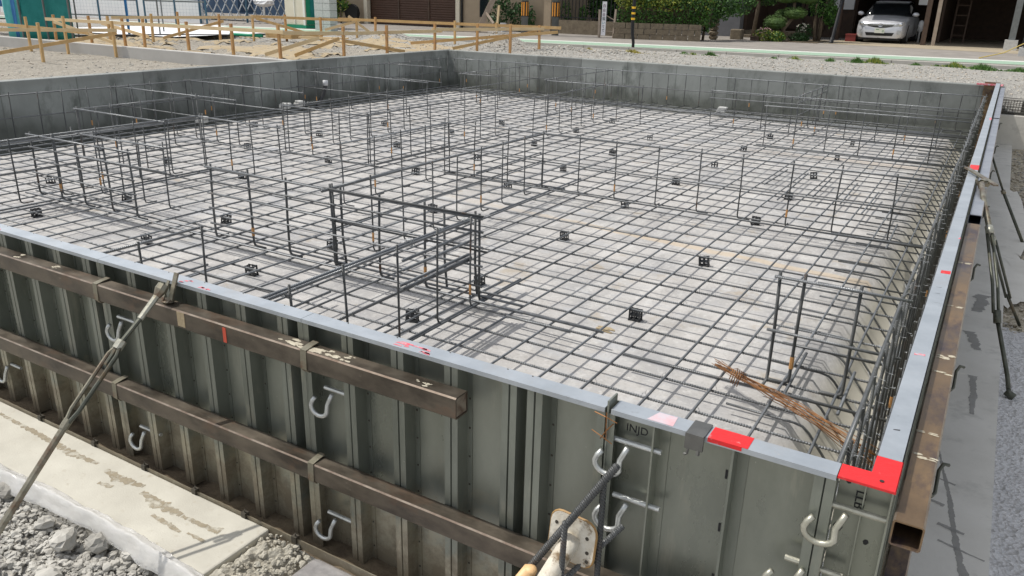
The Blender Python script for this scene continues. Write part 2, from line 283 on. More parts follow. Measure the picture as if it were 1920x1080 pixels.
# ---- gravels
def gravel(name, dark, light, sc, tan=None):
    m = bpy.data.materials.new(name); m.use_nodes = True; t = m.node_tree; L = t.links.new; b = t.nodes['Principled BSDF']
    b.inputs['Roughness'].default_value = 0.95
    tc = N(t, 'TexCoord'); v = N(t, 'TexVoronoi'); v.inputs['Scale'].default_value = sc; L(tc.outputs['Object'], v.inputs['Vector'])
    v2 = N(t, 'TexVoronoi'); v2.inputs['Scale'].default_value = sc * .41; L(tc.outputs['Object'], v2.inputs['Vector'])
    ad = N(t, 'Math', operation='ADD'); sx = N(t, 'SeparateXYZ'); L(v.outputs['Color'], sx.inputs[0]); sx2 = N(t, 'SeparateXYZ'); L(v2.outputs['Color'], sx2.inputs[0])
    L(sx.outputs[0], ad.inputs[0]); L(sx2.outputs[0], ad.inputs[1])
    r = N(t, 'ValToRGB'); r.color_ramp.elements[0].color = (*dark, 1); r.color_ramp.elements[1].color = (*light, 1)
    hm = N(t, 'Math', operation='MULTIPLY'); L(ad.outputs[0], hm.inputs[0]); hm.inputs[1].default_value = .5; L(hm.outputs[0], r.inputs[0])
    out = r.outputs[0]
    if tan:
        n = N(t, 'TexNoise'); n.inputs['Scale'].default_value = 0.55; n.inputs['Detail'].default_value = 5; L(tc.outputs['Object'], n.inputs['Vector'])
        rr = N(t, 'ValToRGB'); rr.color_ramp.elements[0].position = .5; rr.color_ramp.elements[1].position = .58; L(n.outputs['Fac'], rr.inputs[0])
        mx = N(t, 'MixRGB'); L(rr.outputs[0], mx.inputs[0]); L(out, mx.inputs[1]); mx.inputs[2].default_value = (*tan, 1); out = mx.outputs[0]
    L(out, b.inputs['Base Color'])
    bp = N(t, 'Bump'); bp.inputs['Strength'].default_value = 0.8; bp.inputs['Distance'].default_value = 0.02
    sm = N(t, 'Math', operation='ADD'); L(v.outputs['Distance'], sm.inputs[0]); L(v2.outputs['Distance'], sm.inputs[1]); L(sm.outputs[0], bp.inputs['Height']); L(bp.outputs[0], b.inputs['Normal'])
    MATS[name] = m
gravel('gravel', (0.23, 0.22, 0.2), (0.4, 0.385, 0.35), 42)
gravel('gravel_lot', (0.2, 0.18, 0.15), (0.38, 0.35, 0.295), 40)
gravel('gravel_low', (0.3, 0.285, 0.255), (0.48, 0.465, 0.425), 55)
gravel('gravel_brown', (0.3, 0.26, 0.19), (0.5, 0.455, 0.36), 48)
gravel('gravel_lav', (0.48, 0.475, 0.475), (0.64, 0.635, 0.635), 60)
mat('asphalt', (0.22, 0.2, 0.18), (0.29, 0.265, 0.235), 3, 0.95, 0, 0.15, 150, c3=(0.19, 0.175, 0.16), s3=0.7, t3=(0.5, 0.7))
mat('forecourt', (0.3, 0.255, 0.18), (0.38, 0.32, 0.23), 1.5, 0.95, 0, 0.15, 90)
mat('kerb', (0.4, 0.38, 0.34), (0.48, 0.46, 0.42), 5, 0.9)
mat('line_white', (0.62, 0.63, 0.58), (0.54, 0.56, 0.51), 9, 0.8)
mat('line_green', (0.24, 0.36, 0.26), (0.3, 0.41, 0.31), 9, 0.8)

# ------------------------------------------------------------------ mesh builder
ORI = {}
class MB:
    def __init__(s): s.v = []; s.f = []; s.m = []
    def face(s, idx, mi=0): s.f.append(idx); s.m.append(mi)
    def poly(s, pts, mi=0):
        b = len(s.v); s.v += [tuple(p) for p in pts]; s.face(tuple(range(b, b + len(pts))), mi)
    def box(s, x0, y0, z0, x1, y1, z1, mi=0):
        b = len(s.v)
        s.v += [(x0, y0, z0), (x1, y0, z0), (x1, y1, z0), (x0, y1, z0), (x0, y0, z1), (x1, y0, z1), (x1, y1, z1), (x0, y1, z1)]
        for q in ((0, 3, 2, 1), (4, 5, 6, 7), (0, 1, 5, 4), (1, 2, 6, 5), (2, 3, 7, 6), (3, 0, 4, 7)): s.face(tuple(b + i for i in q), mi)
    def bar(s, p, q, w, h, mi=0, up=(0, 0, 1)):
        p = Vector(p); q = Vector(q); d = (q - p).normalized(); u = Vector(up)
        if abs(d.dot(u)) > .99: u = Vector((0, 1, 0))
        sd = d.cross(u).normalized(); u = sd.cross(d)
        b = len(s.v)
        for c in (p, q):
            for a, e in ((-1, -1), (1, -1), (1, 1), (-1, 1)): s.v.append(tuple(c + sd * a * w / 2 + u * e * h / 2))
        for k in ((0, 1, 2, 3), (7, 6, 5, 4), (0, 4, 5, 1), (1, 5, 6, 2), (2, 6, 7, 3), (3, 7, 4, 0)): s.face(tuple(b + i for i in k), mi)
    def tube(s, path, r, n=6, mi=0, cap=True):
        P = [Vector(p) for p in path]; k = len(P); b = len(s.v)
        rr = r if isinstance(r, (list, tuple)) else [r] * k
        d0 = (P[1] - P[0]).normalized(); u = Vector((0, 0, 1)) if abs(d0.z) < .9 else Vector((1, 0, 0))
        u = (u - d0 * u.dot(d0)).normalized()
        for i in range(k):
            d = (P[min(i + 1, k - 1)] - P[max(i - 1, 0)]).normalized()
            u = (u - d * u.dot(d)).normalized(); w = d.cross(u)
            for j in range(n):
                a = 2 * math.pi * j / n; s.v.append(tuple(P[i] + (u * math.cos(a) + w * math.sin(a)) * rr[i]))
        for i in range(k - 1):
            for j in range(n):
                j2 = (j + 1) % n; s.face((b + i * n + j, b + i * n + j2, b + (i + 1) * n + j2, b + (i + 1) * n + j), mi)
        if cap:
            s.face(tuple(b + j for j in reversed(range(n))), mi); s.face(tuple(b + (k - 1) * n + j for j in range(n)), mi)
    def extr(s, prof, a0, a1, fn, mi=0, close=False, cap=False):
        # prof: list of 2D pts; fn(p, a) -> 3D
        n = len(prof); b = len(s.v)
        for a in (a0, a1):
            for p in prof: s.v.append(tuple(fn(p, a)))
        for i in range(n if close else n - 1):
            j = (i + 1) % n; s.face((b + i, b + j, b + n + j, b + n + i), mi)
        if cap: s.face(tuple(b + i for i in reversed(range(n))), mi); s.face(tuple(b + n + i for i in range(n)), mi)
    def blob(s, c, rx, ry, rz, seed=0, jit=.25, mi=0, lat=4, lon=6, rot=0.0, flat=1.0):
        rnd = random.Random(seed); b = len(s.v); cr, sr = math.cos(rot), math.sin(rot)
        def put(x, y, z):
            x, y = x * cr - y * sr, x * sr + y * cr; s.v.append((c[0] + x, c[1] + y, c[2] + z))
        put(0, 0, -rz)
        for i in range(1, lat):
            th = math.pi * i / lat
            for j in range(lon):
                ph = 2 * math.pi * (j + .5 * (i % 2)) / lon; k = 1 + rnd.uniform(-jit, jit)
                put(rx * math.sin(th) * math.cos(ph) * k, ry * math.sin(th) * math.sin(ph) * k, -rz * math.cos(th) * k)
        put(0, 0, rz)
        for j in range(lon): s.face((b, b + 1 + (j + 1) % lon, b + 1 + j), mi)
        for i in range(lat - 2):
            for j in range(lon):
                a = b + 1 + i * lon; s.face((a + j, a + (j + 1) % lon, a + lon + (j + 1) % lon, a + lon + j), mi)
        e = b + 1 + (lat - 1) * lon; a = e - lon
        for j in range(lon): s.face((a + j, a + (j + 1) % lon, e), mi)
    def leaf(s, p, size, rnd, mi=0):
        n = Vector((rnd.gauss(0, 1), rnd.gauss(0, 1), rnd.gauss(0.4, 1))).normalized()
        u = n.orthogonal().normalized(); a = rnd.uniform(0, 6.28); w = n.cross(u)
        e1 = (u * math.cos(a) + w * math.sin(a)) * size; e2 = (w * math.cos(a) - u * math.sin(a)) * size * .55
        p = Vector(p); s.poly([p - e1, p - e2 * .9, p + e1, p + e2 * .9], mi)
    def build(s, name, mats, parent=None, smooth=False):
        o = ORI.get(parent.name, Vector((0, 0, 0))) if parent else None
        me = bpy.data.meshes.new(name)
        vs = s.v if not o else [(x - o.x, y - o.y, z - o.z) for x, y, z in s.v]
        me.from_pydata(vs, [], s.f)
        if not isinstance(mats, (list, tuple)): mats = [mats]
        for k in mats: me.materials.append(MATS[k])
        if len(mats) > 1: me.polygons.foreach_set('material_index', s.m)
        if smooth: me.polygons.foreach_set('use_smooth', [True] * len(s.f))
        me.update()
        ob = bpy.data.objects.new(name, me); COL.objects.link(ob)
        if parent: ob.parent = parent; ORI[ob.name] = ORI.get(parent.name, Vector((0, 0, 0)))
        return ob
def tag(o, label, cat, group=None, kind=None):
    if label: o['label'] = label
    if cat: o['category'] = cat
    if group: o['group'] = group
    if kind: o['kind'] = kind
    return o
def thing(name, label, cat, loc=(0, 0, 0), group=None):
    o = bpy.data.objects.new(name, None); COL.objects.link(o); o.location = loc; o.empty_display_size = .1
    ORI[o.name] = Vector(loc)
    return tag(o, label, cat, group)
def struct(o): o['kind'] = 'structure'; return o
def dup(root, loc, label, group=None):
    c = root.copy(); COL.objects.link(c); c.location = loc; c['label'] = label
    if group: c['group'] = group
    for ch in root.children:
        d = ch.copy(); COL.objects.link(d); d.parent = c
        for g in ch.children:
            e = g.copy(); COL.objects.link(e); e.parent = d
    return c
def text_mesh(name, txt, size, matname, matrix, parent, extrude=0.0006):
    cu_ = bpy.data.curves.new(name, 'FONT'); cu_.body = txt; cu_.size = size; cu_.extrude = extrude; cu_.align_x = 'CENTER'; cu_.align_y = 'CENTER'
    tmp = bpy.data.objects.new('tmp', cu_); me = bpy.data.meshes.new_from_object(tmp); bpy.data.objects.remove(tmp)
    o = ORI.get(parent.name, Vector((0, 0, 0)))
    me.transform(Matrix.Translation(-o) @ matrix); me.materials.clear(); me.materials.append(MATS[matname])
    ob = bpy.data.objects.new(name, me); COL.objects.link(ob); ob.parent = parent
    return ob
def frame(pos, xd, yd):
    xd = Vector(xd).normalized(); yd = Vector(yd).normalized(); zd = xd.cross(yd)
    M_ = Matrix.Identity(4)
    for i in range(3): M_[i][0] = xd[i]; M_[i][1] = yd[i]; M_[i][2] = zd[i]; M_[i][3] = pos[i]
    return M_
def fbm(x, y, seed=0):
    from mathutils import noise
    return noise.fractal(Vector((x, y, seed * 7.3)), 0.9, 2.1, 4)
G = 0.62      # level of the upper gravel lot and the street

# ------------------------------------------------------------------ ground and large structure
m_ = MB(); m_.poly([(-160, -120, -.55), (160, -120, -.55), (160, 10.9, -.55), (-160, 10.9, -.55)]); struct(m_.build('ground', 'gravel_low'))
# lower working ground in front (rubble gravel) and to the right
def sheet(name, x0, x1, y0, y1, st, zf, matname, keep=None):
    b_ = MB(); nx = max(1, int(round((x1 - x0) / st))); ny = max(1, int(round((y1 - y0) / st)))
    for j in range(ny + 1):
        for i in range(nx + 1):
            x = x0 + (x1 - x0) * i / nx; y = y0 + (y1 - y0) * j / ny; b_.v.append((x, y, zf(x, y)))
    for j in range(ny):
        for i in range(nx):
            if keep and not keep(x0 + (x1 - x0) * (i + .5) / nx, y0 + (y1 - y0) * (j + .5) / ny): continue
            a = j * (nx + 1) + i; b_.face((a, a + 1, a + nx + 2, a + nx + 1))
    return b_.build(name, matname, smooth=True)
struct(sheet('rubble_ground', -9, 2.14, -6, -1.7, .07, lambda x, y: -.27 + .025 * fbm(x * 5, y * 5, 1) + .02 * fbm(x * 17, y * 17, 2), 'gravel_low'))
struct(sheet('side_ground', 2.36, 9, -6, 10.6, .07, lambda x, y: -.215 + .012 * fbm(x * 5, y * 5, 3) + .016 * fbm(x * 17, y * 17, 4), ['gravel_brown']))
struct(sheet('side_path', 2.42, 9, -6, 2.6, .1, lambda x, y: -.185 + .008 * fbm(x * 7, y * 7, 5) - max(0, y - 2.3) * .12, ['gravel_lav']))

# bed of pale concrete with a lower trench along its four sides
xs = [-7.62, -7.35, -7.1] + [-7.1 + 8.7 * i / 30 for i in range(1, 31)] + [1.72, 1.84, 2.05]
ys = [-1.34, -1.1, -.9] + [-.9 + 11.0 * i / 36 for i in range(1, 37)] + [10.22, 10.36, 10.64]
b_ = MB()
for y in ys:
    for x in xs:
        d = min((1.6 - x) / .24, (x + 7.1) / .25, (10.12 - y) / .25, (y + .9) / .2, 0); d = max(d, -1)
        b_.v.append((x, y, -.082 + .3 * d + .006 * fbm(x * 3, y * 3, 6) + (.02 * fbm(x * 14, y * 14, 7) if d < 0 else 0)))
for j in range(len(ys) - 1):
    for i in range(len(xs) - 1):
        a = j * len(xs) + i; b_.face((a, a + 1, a + len(xs) + 1, a + len(xs)))
struct(b_.build('concrete_bed', 'bed', smooth=True))

def wall_thing(x0, y0, z0, x1, y1, z1, matname, label):
    b_ = MB(); b_.box(x0, y0, z0, x1, y1, z1); o = b_.build('retaining_wall', matname)
    bv = o.modifiers.new('bevel', 'BEVEL'); bv.width = .012; bv.segments = 2
    return tag(o, label, 'wall')
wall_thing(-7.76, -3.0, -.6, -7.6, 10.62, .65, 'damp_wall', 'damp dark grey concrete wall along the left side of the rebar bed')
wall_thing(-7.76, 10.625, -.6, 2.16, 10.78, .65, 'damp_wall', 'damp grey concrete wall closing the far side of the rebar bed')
wall_thing(2.165, 10.6, -.6, 9, 10.76, .26, 'slab_grey', 'lower grey concrete wall below the wire basket at right')
# small red tie-rod holes / paint on the corner of the wall
m_ = MB(); m_.box(-30, 6.44, .2, -7.77, 6.56, .645); o = m_.build('low_wall', 'low_wall'); bv = o.modifiers.new('bevel', 'BEVEL'); bv.width = .01; bv.segments = 2
tag(o, 'pale low concrete wall between the two gravel plots at upper left', 'wall')

MOUNDS = [(-7.4, 12.25, .34, .62), (-10.3, 12.1, .24, .75), (-11.6, 12.6, .18, .6), (-6.0, 12.6, .13, .55), (-4.9, 12.7, .09, .5), (-9.0, 12.0, .1, .5)]
def lot_z(x, y):
    z = (.44 if x < -7.7 and y < 6.5 else .6) + .018 * fbm(x * 2, y * 2, 8) + .012 * fbm(x * 9, y * 9, 9)
    for mx_, my_, h, s_ in MOUNDS:
        d2 = ((x - mx_) ** 2 + ((y - my_) * 1.2) ** 2) / (s_ * s_)
        if d2 < 9: z += h * math.exp(-d2) * (1 + .25 * fbm(x * 6, y * 6, 10))
    if x < -7.9 and 6.7 < y < 11.6:
        k = fbm(x * .55 + 3, y * .8, 11); z += -.03 + .06 * max(-1, min(1, k * 9)) * .7
    if x > 2.0 and y < 12.2: z -= min(1, (x - 2.0) / .3) * max(0, (12.2 - y) / 1.4) * .36
    return z
def yk(x): return 15.02 + .115 * (x + 3.5)
struct(sheet('gravel_lot', -34, 9, 10.75, 16.6, .13, lot_z, 'gravel', keep=lambda x, y: y < yk(x) - .02 and x > -34))
def lot_keep(x, y): return not (4.86 < y < 5.06)
struct(sheet('gravel_plot', -34, -7.7, -4, 6.5, .14, lambda x, y: lot_z(x, min(y, 6.49)), 'gravel_lot')); struct(sheet('far_plot', -34, -7.7, 6.5, 10.75, .14, lambda x, y: lot_z(x, max(y, 6.51)), 'gravel_lot'))
# tan sandy patches belong to the far plot only: separate sheet a few mm above, cut by noise
struct(sheet('sand_patch', -16, -7.78, 6.6, 11.8, .1, lambda x, y: lot_z(x, y) + .006, 'sand', keep=lambda x, y: fbm(x * .55 + 3, y * .8, 11) > .02 and (y < 10.6 or x < -7.9)))

b_ = MB(); b_.poly([(-90, yk(-90), .63), (60, yk(60), .63), (60, 110, .63), (-90, 110, .63)]); struct(b_.build('road', 'asphalt'))
b_ = MB()
for i in range(40):
    x0 = -34 + i * 1.1; x1 = x0 + 1.085; b_.extr([(0, .5), (0, .66), (.13, .66), (.13, .5)], x0, x1, lambda p, a: (a, yk(a) - .1 + p[0], p[1]), close=True, cap=True)
tag(b_.build('road_kerb', 'kerb'), 'long low concrete kerb between the gravel strip and the road', 'kerb')
def yl(x): return 16.75 + .165 * (x + 4.85)
for nm, mt, d0, d1, z in (('green_road_band', 'line_green', -1.25, -.16, .634), ('white_road_line', 'line_white', -.15, .2, .6345)):
    b_ = MB(); b_.poly([(-40, yl(-40) + d0, z), (14, yl(14) + d0, z), (14, yl(14) + d1, z), (-40, yl(-40) + d1, z)]); struct(b_.build(nm, mt))
b_ = MB(); b_.poly([(-2.6, 22.3, .634), (6, 21.0, .634), (6, 40, .634), (-2.6, 40, .634)]); struct(b_.build('forecourt', 'forecourt'))

# ------------------------------------------------------------------ slabs, gutter
b_ = MB(); b_.box(-8, -1.745, -.5, .13, -1.452, -.17)
o = b_.build('levelling_slab', 'slab'); bv = o.modifiers.new('bevel', 'BEVEL'); bv.width = .008; bv.segments = 2; struct(o)
b_ = MB(); b_.box(2.115, -6, -.5, 2.42, 10.59, -.165); o = b_.build('side_slab', 'slab_grey'); struct(o)
struct(sheet('gutter_soil', -8, 2.1, -1.46, -1.335, .02, lambda x, y: -.196 + .012 * fbm(x * 9, y * 9, 30) + .006 * fbm(x * 30, y * 30, 31), 'soil'))
def stain(pts, z, matname, seed, thick=.0012):
    rnd = random.Random(seed); b_ = MB(); out = []
    for i in range(len(pts) - 1):
        (x0, y0, w0), (x1, y1, w1) = pts[i], pts[i + 1]; k = max(2, int(math.hypot(x1 - x0, y1 - y0) / .006))
        for j in range(k):
            t = j / k; out.append((x0 + (x1 - x0) * t, y0 + (y1 - y0) * t, w0 + (w1 - w0) * t))
    prev = None; d = Vector((pts[-1][0] - pts[0][0], pts[-1][1] - pts[0][1])).normalized(); nn = Vector((-d.y, d.x))
    for x, y, w in out:
        f_ = 45 if matname == 'stain' else 14; a = w * (.8 + .55 * fbm(x * f_, y * f_, seed) + rnd.uniform(-.12, .12)); c = w * (.8 + .55 * fbm(x * f_ + 9, y * f_, seed) + rnd.uniform(-.12, .12)); a = max(a, .001); c = max(c, .001)
        cur = ((x + nn.x * a, y + nn.y * a, z), (x - nn.x * c, y - nn.y * c, z))
        if prev: b_.poly([prev[1], cur[1], cur[0], prev[0]])
        prev = cur
    return b_.build('wet_stain', matname)
ST = [[(-1.55, -1.52, .008), (-1.2, -1.53, .016), (-.95, -1.54, .022), (-.78, -1.53, .01)], [(-.72, -1.54, .012), (-.62, -1.55, .03), (-.48, -1.53, .012)], [(-.46, -1.56, .012), (-.33, -1.575, .034), (-.2, -1.57, .014)],
      [(-.2, -1.575, .01), (-.05, -1.57, .014), (.0, -1.56, .02)], [(-.66, -1.61, .01), (-.58, -1.6, .012)], [(-.3, -1.63, .008), (-.2, -1.635, .012), (-.12, -1.64, .008)], [(-.1, -1.63, .007), (0, -1.63, .008)]]
for i, s_ in enumerate(ST): struct(stain(s_, -.1694 + .0002 * i, 'stain', 20 + i))
ST2 = [[(2.2, .55, .006), (2.27, .15, .01), (2.3, -.1, .014), (2.36, -.42, .02), (2.385, -.6, .012)], [(2.19, .3, .005), (2.29, .27, .007)], [(2.25, -.17, .008), (2.41, -.22, .006)], [(2.2, .1, .012), (2.26, .08, .012)], [(2.24, -.06, .016), (2.34, -.08, .01)], [(2.3, 1.5, .025), (2.31, 1.0, .012)], [(2.25, 2.2, .04), (2.3, 1.9, .03)], [(2.2, -1.0, .015), (2.27, -1.2, .01)], [(2.3, 3.0, .06), (2.27, 2.6, .04)]]
for i, s_ in enumerate(ST2): struct(stain(s_, -.1644 + .0003 * i, 'stain_grey', 40 + i))
# puddled cement over the right-hand gravel
b_ = MB(); rnd = random.Random(5); pts = []
for k in range(26):
    a = 6.283 * k / 26; rr_ = 1 + .28 * fbm(math.cos(a) * 2, math.sin(a) * 2, 12); pts.append((2.44 + .13 * math.cos(a) * rr_, 5.6 + 1.5 * math.sin(a) * rr_, -.172))
b_.poly(pts); struct(b_.build('cement_patch', 'slab_grey'))
b_ = MB(); pts = []
for k in range(26):
    a = 6.283 * k / 26; rr_ = 1 + .3 * fbm(math.cos(a) * 2 + 4, math.sin(a) * 2, 12); pts.append((2.46 + .12 * math.cos(a) * rr_, 3.6 + .8 * math.sin(a) * rr_, -.174))
b_.poly(pts); struct(b_.build('cement_patch', 'slab_grey'))
# thin steel angle with little clips along the slab edge
t_ = thing('edge_angle', 'thin grey steel angle with small clips along the cream slab edge', 'edge strip', (-1, -1.45, -.17))
b_ = MB(); b_.box(-7.5, -1.4515, -.2, .7, -1.4475, -.158); b_.box(-7.5, -1.4475, -.2, .7, -1.436, -.197); b_.build('angle', 'panel_rib', t_)
for i, x in enumerate((-1.33, -.93, -.59, -.28, .0, .26)):
    b_ = MB(); b_.box(x - .011, -1.46, -.175, x + .011, -1.44, -.148); b_.tube([(x, -1.45, -.15), (x + .004, -1.452, -.135), (x + .012, -1.455, -.13)], .0025, 4); b_.build('clip', 'dark_steel', t_)

# broken concrete at the slab's end and wet sheet beside it
b_ = MB(); rnd = random.Random(11); n_ = 46
for j in range(n_ + 1):
    for i in range(n_ + 1):
        x = .06 + .3 * i / n_; y = -1.95 + .498 * j / n_; h = max(0, 1 - abs(x - .2) / .14) * max(0, min(1, (y + 1.95) / .15)) ** .5
        b_.v.append((x, y, -.27 + .085 * min(1, h * 1.6) + .03 * fbm(x * 14, y * 14, 22) * h + .014 * fbm(x * 45, y * 45, 23)))
for j in range(n_):
    for i in range(n_): a = j * (n_ + 1) + i; b_.face((a, a + 1, a + n_ + 2, a + n_ + 1))
for k in range(420):
    x = rnd.uniform(.1, .34); y = rnd.uniform(-1.9, -1.455); h = max(0, 1 - abs(x - .2) / .16) * .06
    s_ = rnd.choice([.003, .004, .006, .008, .012]) * rnd.uniform(.8, 1.2); b_.blob((x, y, -.21 + h * rnd.uniform(.3, .75)), s_, s_ * rnd.uniform(.7, 1.2), s_ * rnd.uniform(.6, 1), k, .3, 0, 4, 6)
tag(b_.build('broken_concrete', 'mortar'), 'crumbled lump of broken concrete at the end of the cream slab', 'concrete lump')
b_ = MB(); b_.box(.36, -2.6, -.3, 1.9, -1.455, -.178); o = b_.build('wet_sheet', 'sheet_wet')
bv = o.modifiers.new('bevel', 'BEVEL'); bv.width = .03; bv.segments = 4
tag(o, 'shiny wet mottled sheet lying on the ground below the formwork', 'sheet')

# ------------------------------------------------------------------ rubble
b_ = MB(); rnd = random.Random(3)
for k in range(7500):
    x = rnd.uniform(-2.0, .5); y = -1.735 - abs(rnd.gauss(0, .33)); s_ = rnd.choice([.004, .005, .007, .009, .012, .016]) * rnd.uniform(.7, 1.3)
    b_.blob((x, y, -.262 + .02 * fbm(x * 5, y * 5, 1) + s_ * .4), s_, s_ * rnd.uniform(.6, 1), s_ * rnd.uniform(.45, .8), k, .35, rnd.choice([0, 0, 0, 0, 1, 1]), 4, 6, rnd.uniform(0, 6.28))
tag(b_.build('loose_rubble', ['rock', 'rock_dark', 'rock_tan']), 'loose grey crushed rubble in the lower left corner', 'rubble', kind='stuff')
CH = [(-.99, -1.80, .05, 'rounded pale chunk under the lower end of the plastic film at the frame edge'), (-.67, -1.83, .038, 'pale grey chunk lying close below the clear film'), (-.50, -1.86, .055, 'largest blocky grey chunk in the middle of the rubble'),
      (-.39, -1.80, .048, 'flat pale chunk touching the clear film'), (-.24, -1.77, .035, 'dark grey chunk wedged at the slab edge'), (-.14, -1.76, .03, 'small pointed chunk beside the slab edge'), (-.83, -2.02, .05, 'broad low chunk near the bottom of the picture'), (-.36, -2.0, .045, 'angular chunk at the bottom edge of the rubble')]
for i, (x, y, s_, lb) in enumerate(CH):
    b_ = MB(); b_.blob((x, y, -.245 + s_ * .45), s_, s_ * .8, s_ * .65, 100 + i, .2, 0, 7, 10, i)
    tag(b_.build('rubble_chunk', 'rock' if i % 3 else 'rock_dark'), lb, 'stone', 'larger chunks in the rubble')
b_ = MB(); rnd = random.Random(4)
for k in range(2600):
    x = rnd.uniform(2.42, 3.4); y = rnd.uniform(1.8, 10.4); s_ = rnd.uniform(.008, .02)
    b_.blob((x, y, -.21 + s_ * .3), s_, s_ * rnd.uniform(.6, 1), s_ * .6, k, .3, rnd.choice([0, 1, 2]), 3, 5, rnd.uniform(0, 6))
tag(b_.build('river_pebbles', ['gravel_brown', 'rock_dark', 'rock_tan']), 'brownish pebbles spread beside the right hand formwork', 'pebbles', kind='stuff')
b_ = MB(); rnd = random.Random(6)
for k in range(9000):
    if k % 2: x = rnd.uniform(-9, 5); y = rnd.uniform(10.82, 14.6)
    elif k % 4: mx_, my_, h, s0 = rnd.choice(MOUNDS[:6]); x = rnd.gauss(mx_, s0 * .7); y = rnd.gauss(my_, s0 * .55)
    else: x = rnd.uniform(-16, -7.8); y = rnd.uniform(1.5, 12)
    if y > yk(x) - .15 or 6.4 < y < 6.6 and x < -7.7 or (x < -7.7 and rnd.random() < .45): continue
    if y < 10.8 and x > -7.8: continue
    s_ = rnd.uniform(.008, .024); b_.blob((x, y, lot_z(x, y) + s_ * .2), s_, s_ * rnd.uniform(.6, 1), s_ * .6, k, .3, rnd.choice([0, 0, 1, 2]), 3, 5, rnd.uniform(0, 6))
tag(b_.build('lot_stones', ['rock', 'rock_dark', 'rock_tan']), 'crushed stone scattered over the gravel lot and its heaps', 'stones', kind='stuff')
# clear plastic film along the slab edge
b_ = MB(); nx = 120; ny = 9; rnd = random.Random(2)
for i in range(nx + 1):
    x = -1.75 + 2.05 * i / nx; yc = -1.772 - .02 * math.sin(x * 3.1) - .1 * max(0, x - .05) - .012 * fbm(x * 4, 0, 13); w = .03 + .012 * fbm(x * 3, 5, 14)
    for j in range(ny + 1):
        t = j / ny * 2 - 1; y = yc + w * t
        z = -.172 - .05 * max(0, -t) + .009 * (1 - t * t) + .011 * abs(fbm(x * 4 + t * .8, t * 2.6, 15)) + .008 * abs(fbm(x * 11 - t * 2, t * 3.4, 19)) + .0035 * fbm(x * 26, t * 4, 16)
        b_.v.append((x, y, z))
for i in range(nx):
    for j in range(ny): a = i * (ny + 1) + j; b_.face((a, a + ny + 1, a + ny + 2, a + 1))
o = b_.build('plastic_film', 'film', smooth=True); tag(o, 'crumpled clear plastic film lying along the outer slab edge', 'plastic film')
sf = o.modifiers.new('thick', 'SOLIDIFY'); sf.thickness = .0015

# ------------------------------------------------------------------ front formwork panels
SK = -1.343; OU = -1.393; ZB = -.2; ZT = .69
def rib(b_, xc, w=.024, tabr=True):
    pr = [(-w - .004, SK - .001), (-w, OU), (-.003, OU), (-.001, OU + .007), (.001, OU + .007), (.003, OU), (w, OU), (w + .004, SK - .001)]
    if tabr: pr += [(w + .022, SK - .003), (w + .022, SK)]
    b_.extr(pr, ZB + .004, ZT - .016, lambda p, a: (xc + p[0], p[1], a))
def edge_rib(b_, xc, d=.003):
    b_.box(xc - d, OU, ZB + .004, xc + d, SK, ZT - .016)
    b_.box(xc - d, SK - .003, ZB + .004, xc + .03, SK - .0005, ZT - .016)
PAN = [(-7.303, -6.215, 'formwork panel fifth to the left of the brace in the front row'), (-6.215, -5.127, 'formwork panel fourth to the left of the brace in the front row'), (-5.127, -4.039, 'formwork panel third to the left of the brace in the front row'), (-4.039, -2.951, 'formwork panel just beyond the left frame edge in the front row'), (-2.951, -1.863, 'formwork panel at the left frame edge of the front row'), (-1.863, -.775, 'formwork panel left of the turnbuckle brace in the front row'), (-.775, .313, 'formwork panel behind the top of the turnbuckle brace'), (.313, 1.401, 'formwork panel behind the cut end of the upper steel beam')]
for (x0, x1, lb) in PAN:
    t_ = thing('formwork', 'ribbed dull steel ' + lb, 'formwork', (x0, -1.37, ZB), 'steel panels of the front formwork')
    b_ = MB(); b_.box(x0 + .001, SK, ZB, x1 - .001, SK + .004, ZT); b_.build('face_sheet', 'panel', t_)
    b_ = MB(); b_.box(x0 + .001, OU - .003, ZT - .003, x1 - .001, SK + .0045, ZT + .001); b_.box(x0 + .001, OU - .0055, ZT - .013, x1 - .001, OU - .003, ZT + .001)
    b_.build('top_flange', 'zinc', t_)
    for xe, s_ in ((x0 + .003, 1), (x1 - .003, -1)):
        b_ = MB(); b_.box(xe - .0022, OU, ZB, xe + .0022, SK, ZT - .003); b_.bar((xe + s_ * .01, OU + .002, ZB), (xe + s_ * .01, OU + .002, ZT - .014), .022, .003, 0, (0, 1, 0)); b_.build('side_flange', 'panel_rib', t_)
    for k in range(1, 6):
        if k == 5 and x1 > 1: xr = 1.188
        else: xr = x0 + (x1 - x0) * k / 5.42 - .01
        b_ = MB(); rib(b_, xr); r_ = b_.build('rib', 'panel_rib', t_)
        b_ = MB()
        for q in range(9):
            z = ZB + .06 + q * .1
            b_.blob((xr + .037, SK - .003, z), .004, .002, .004, q, .05, 0, 3, 6); b_.blob((xr - .036, SK - .001, z + .03), .0035, .002, .0035, q, .05, 0, 3, 6)
        b_.build('rivets', 'dark_steel', r_)
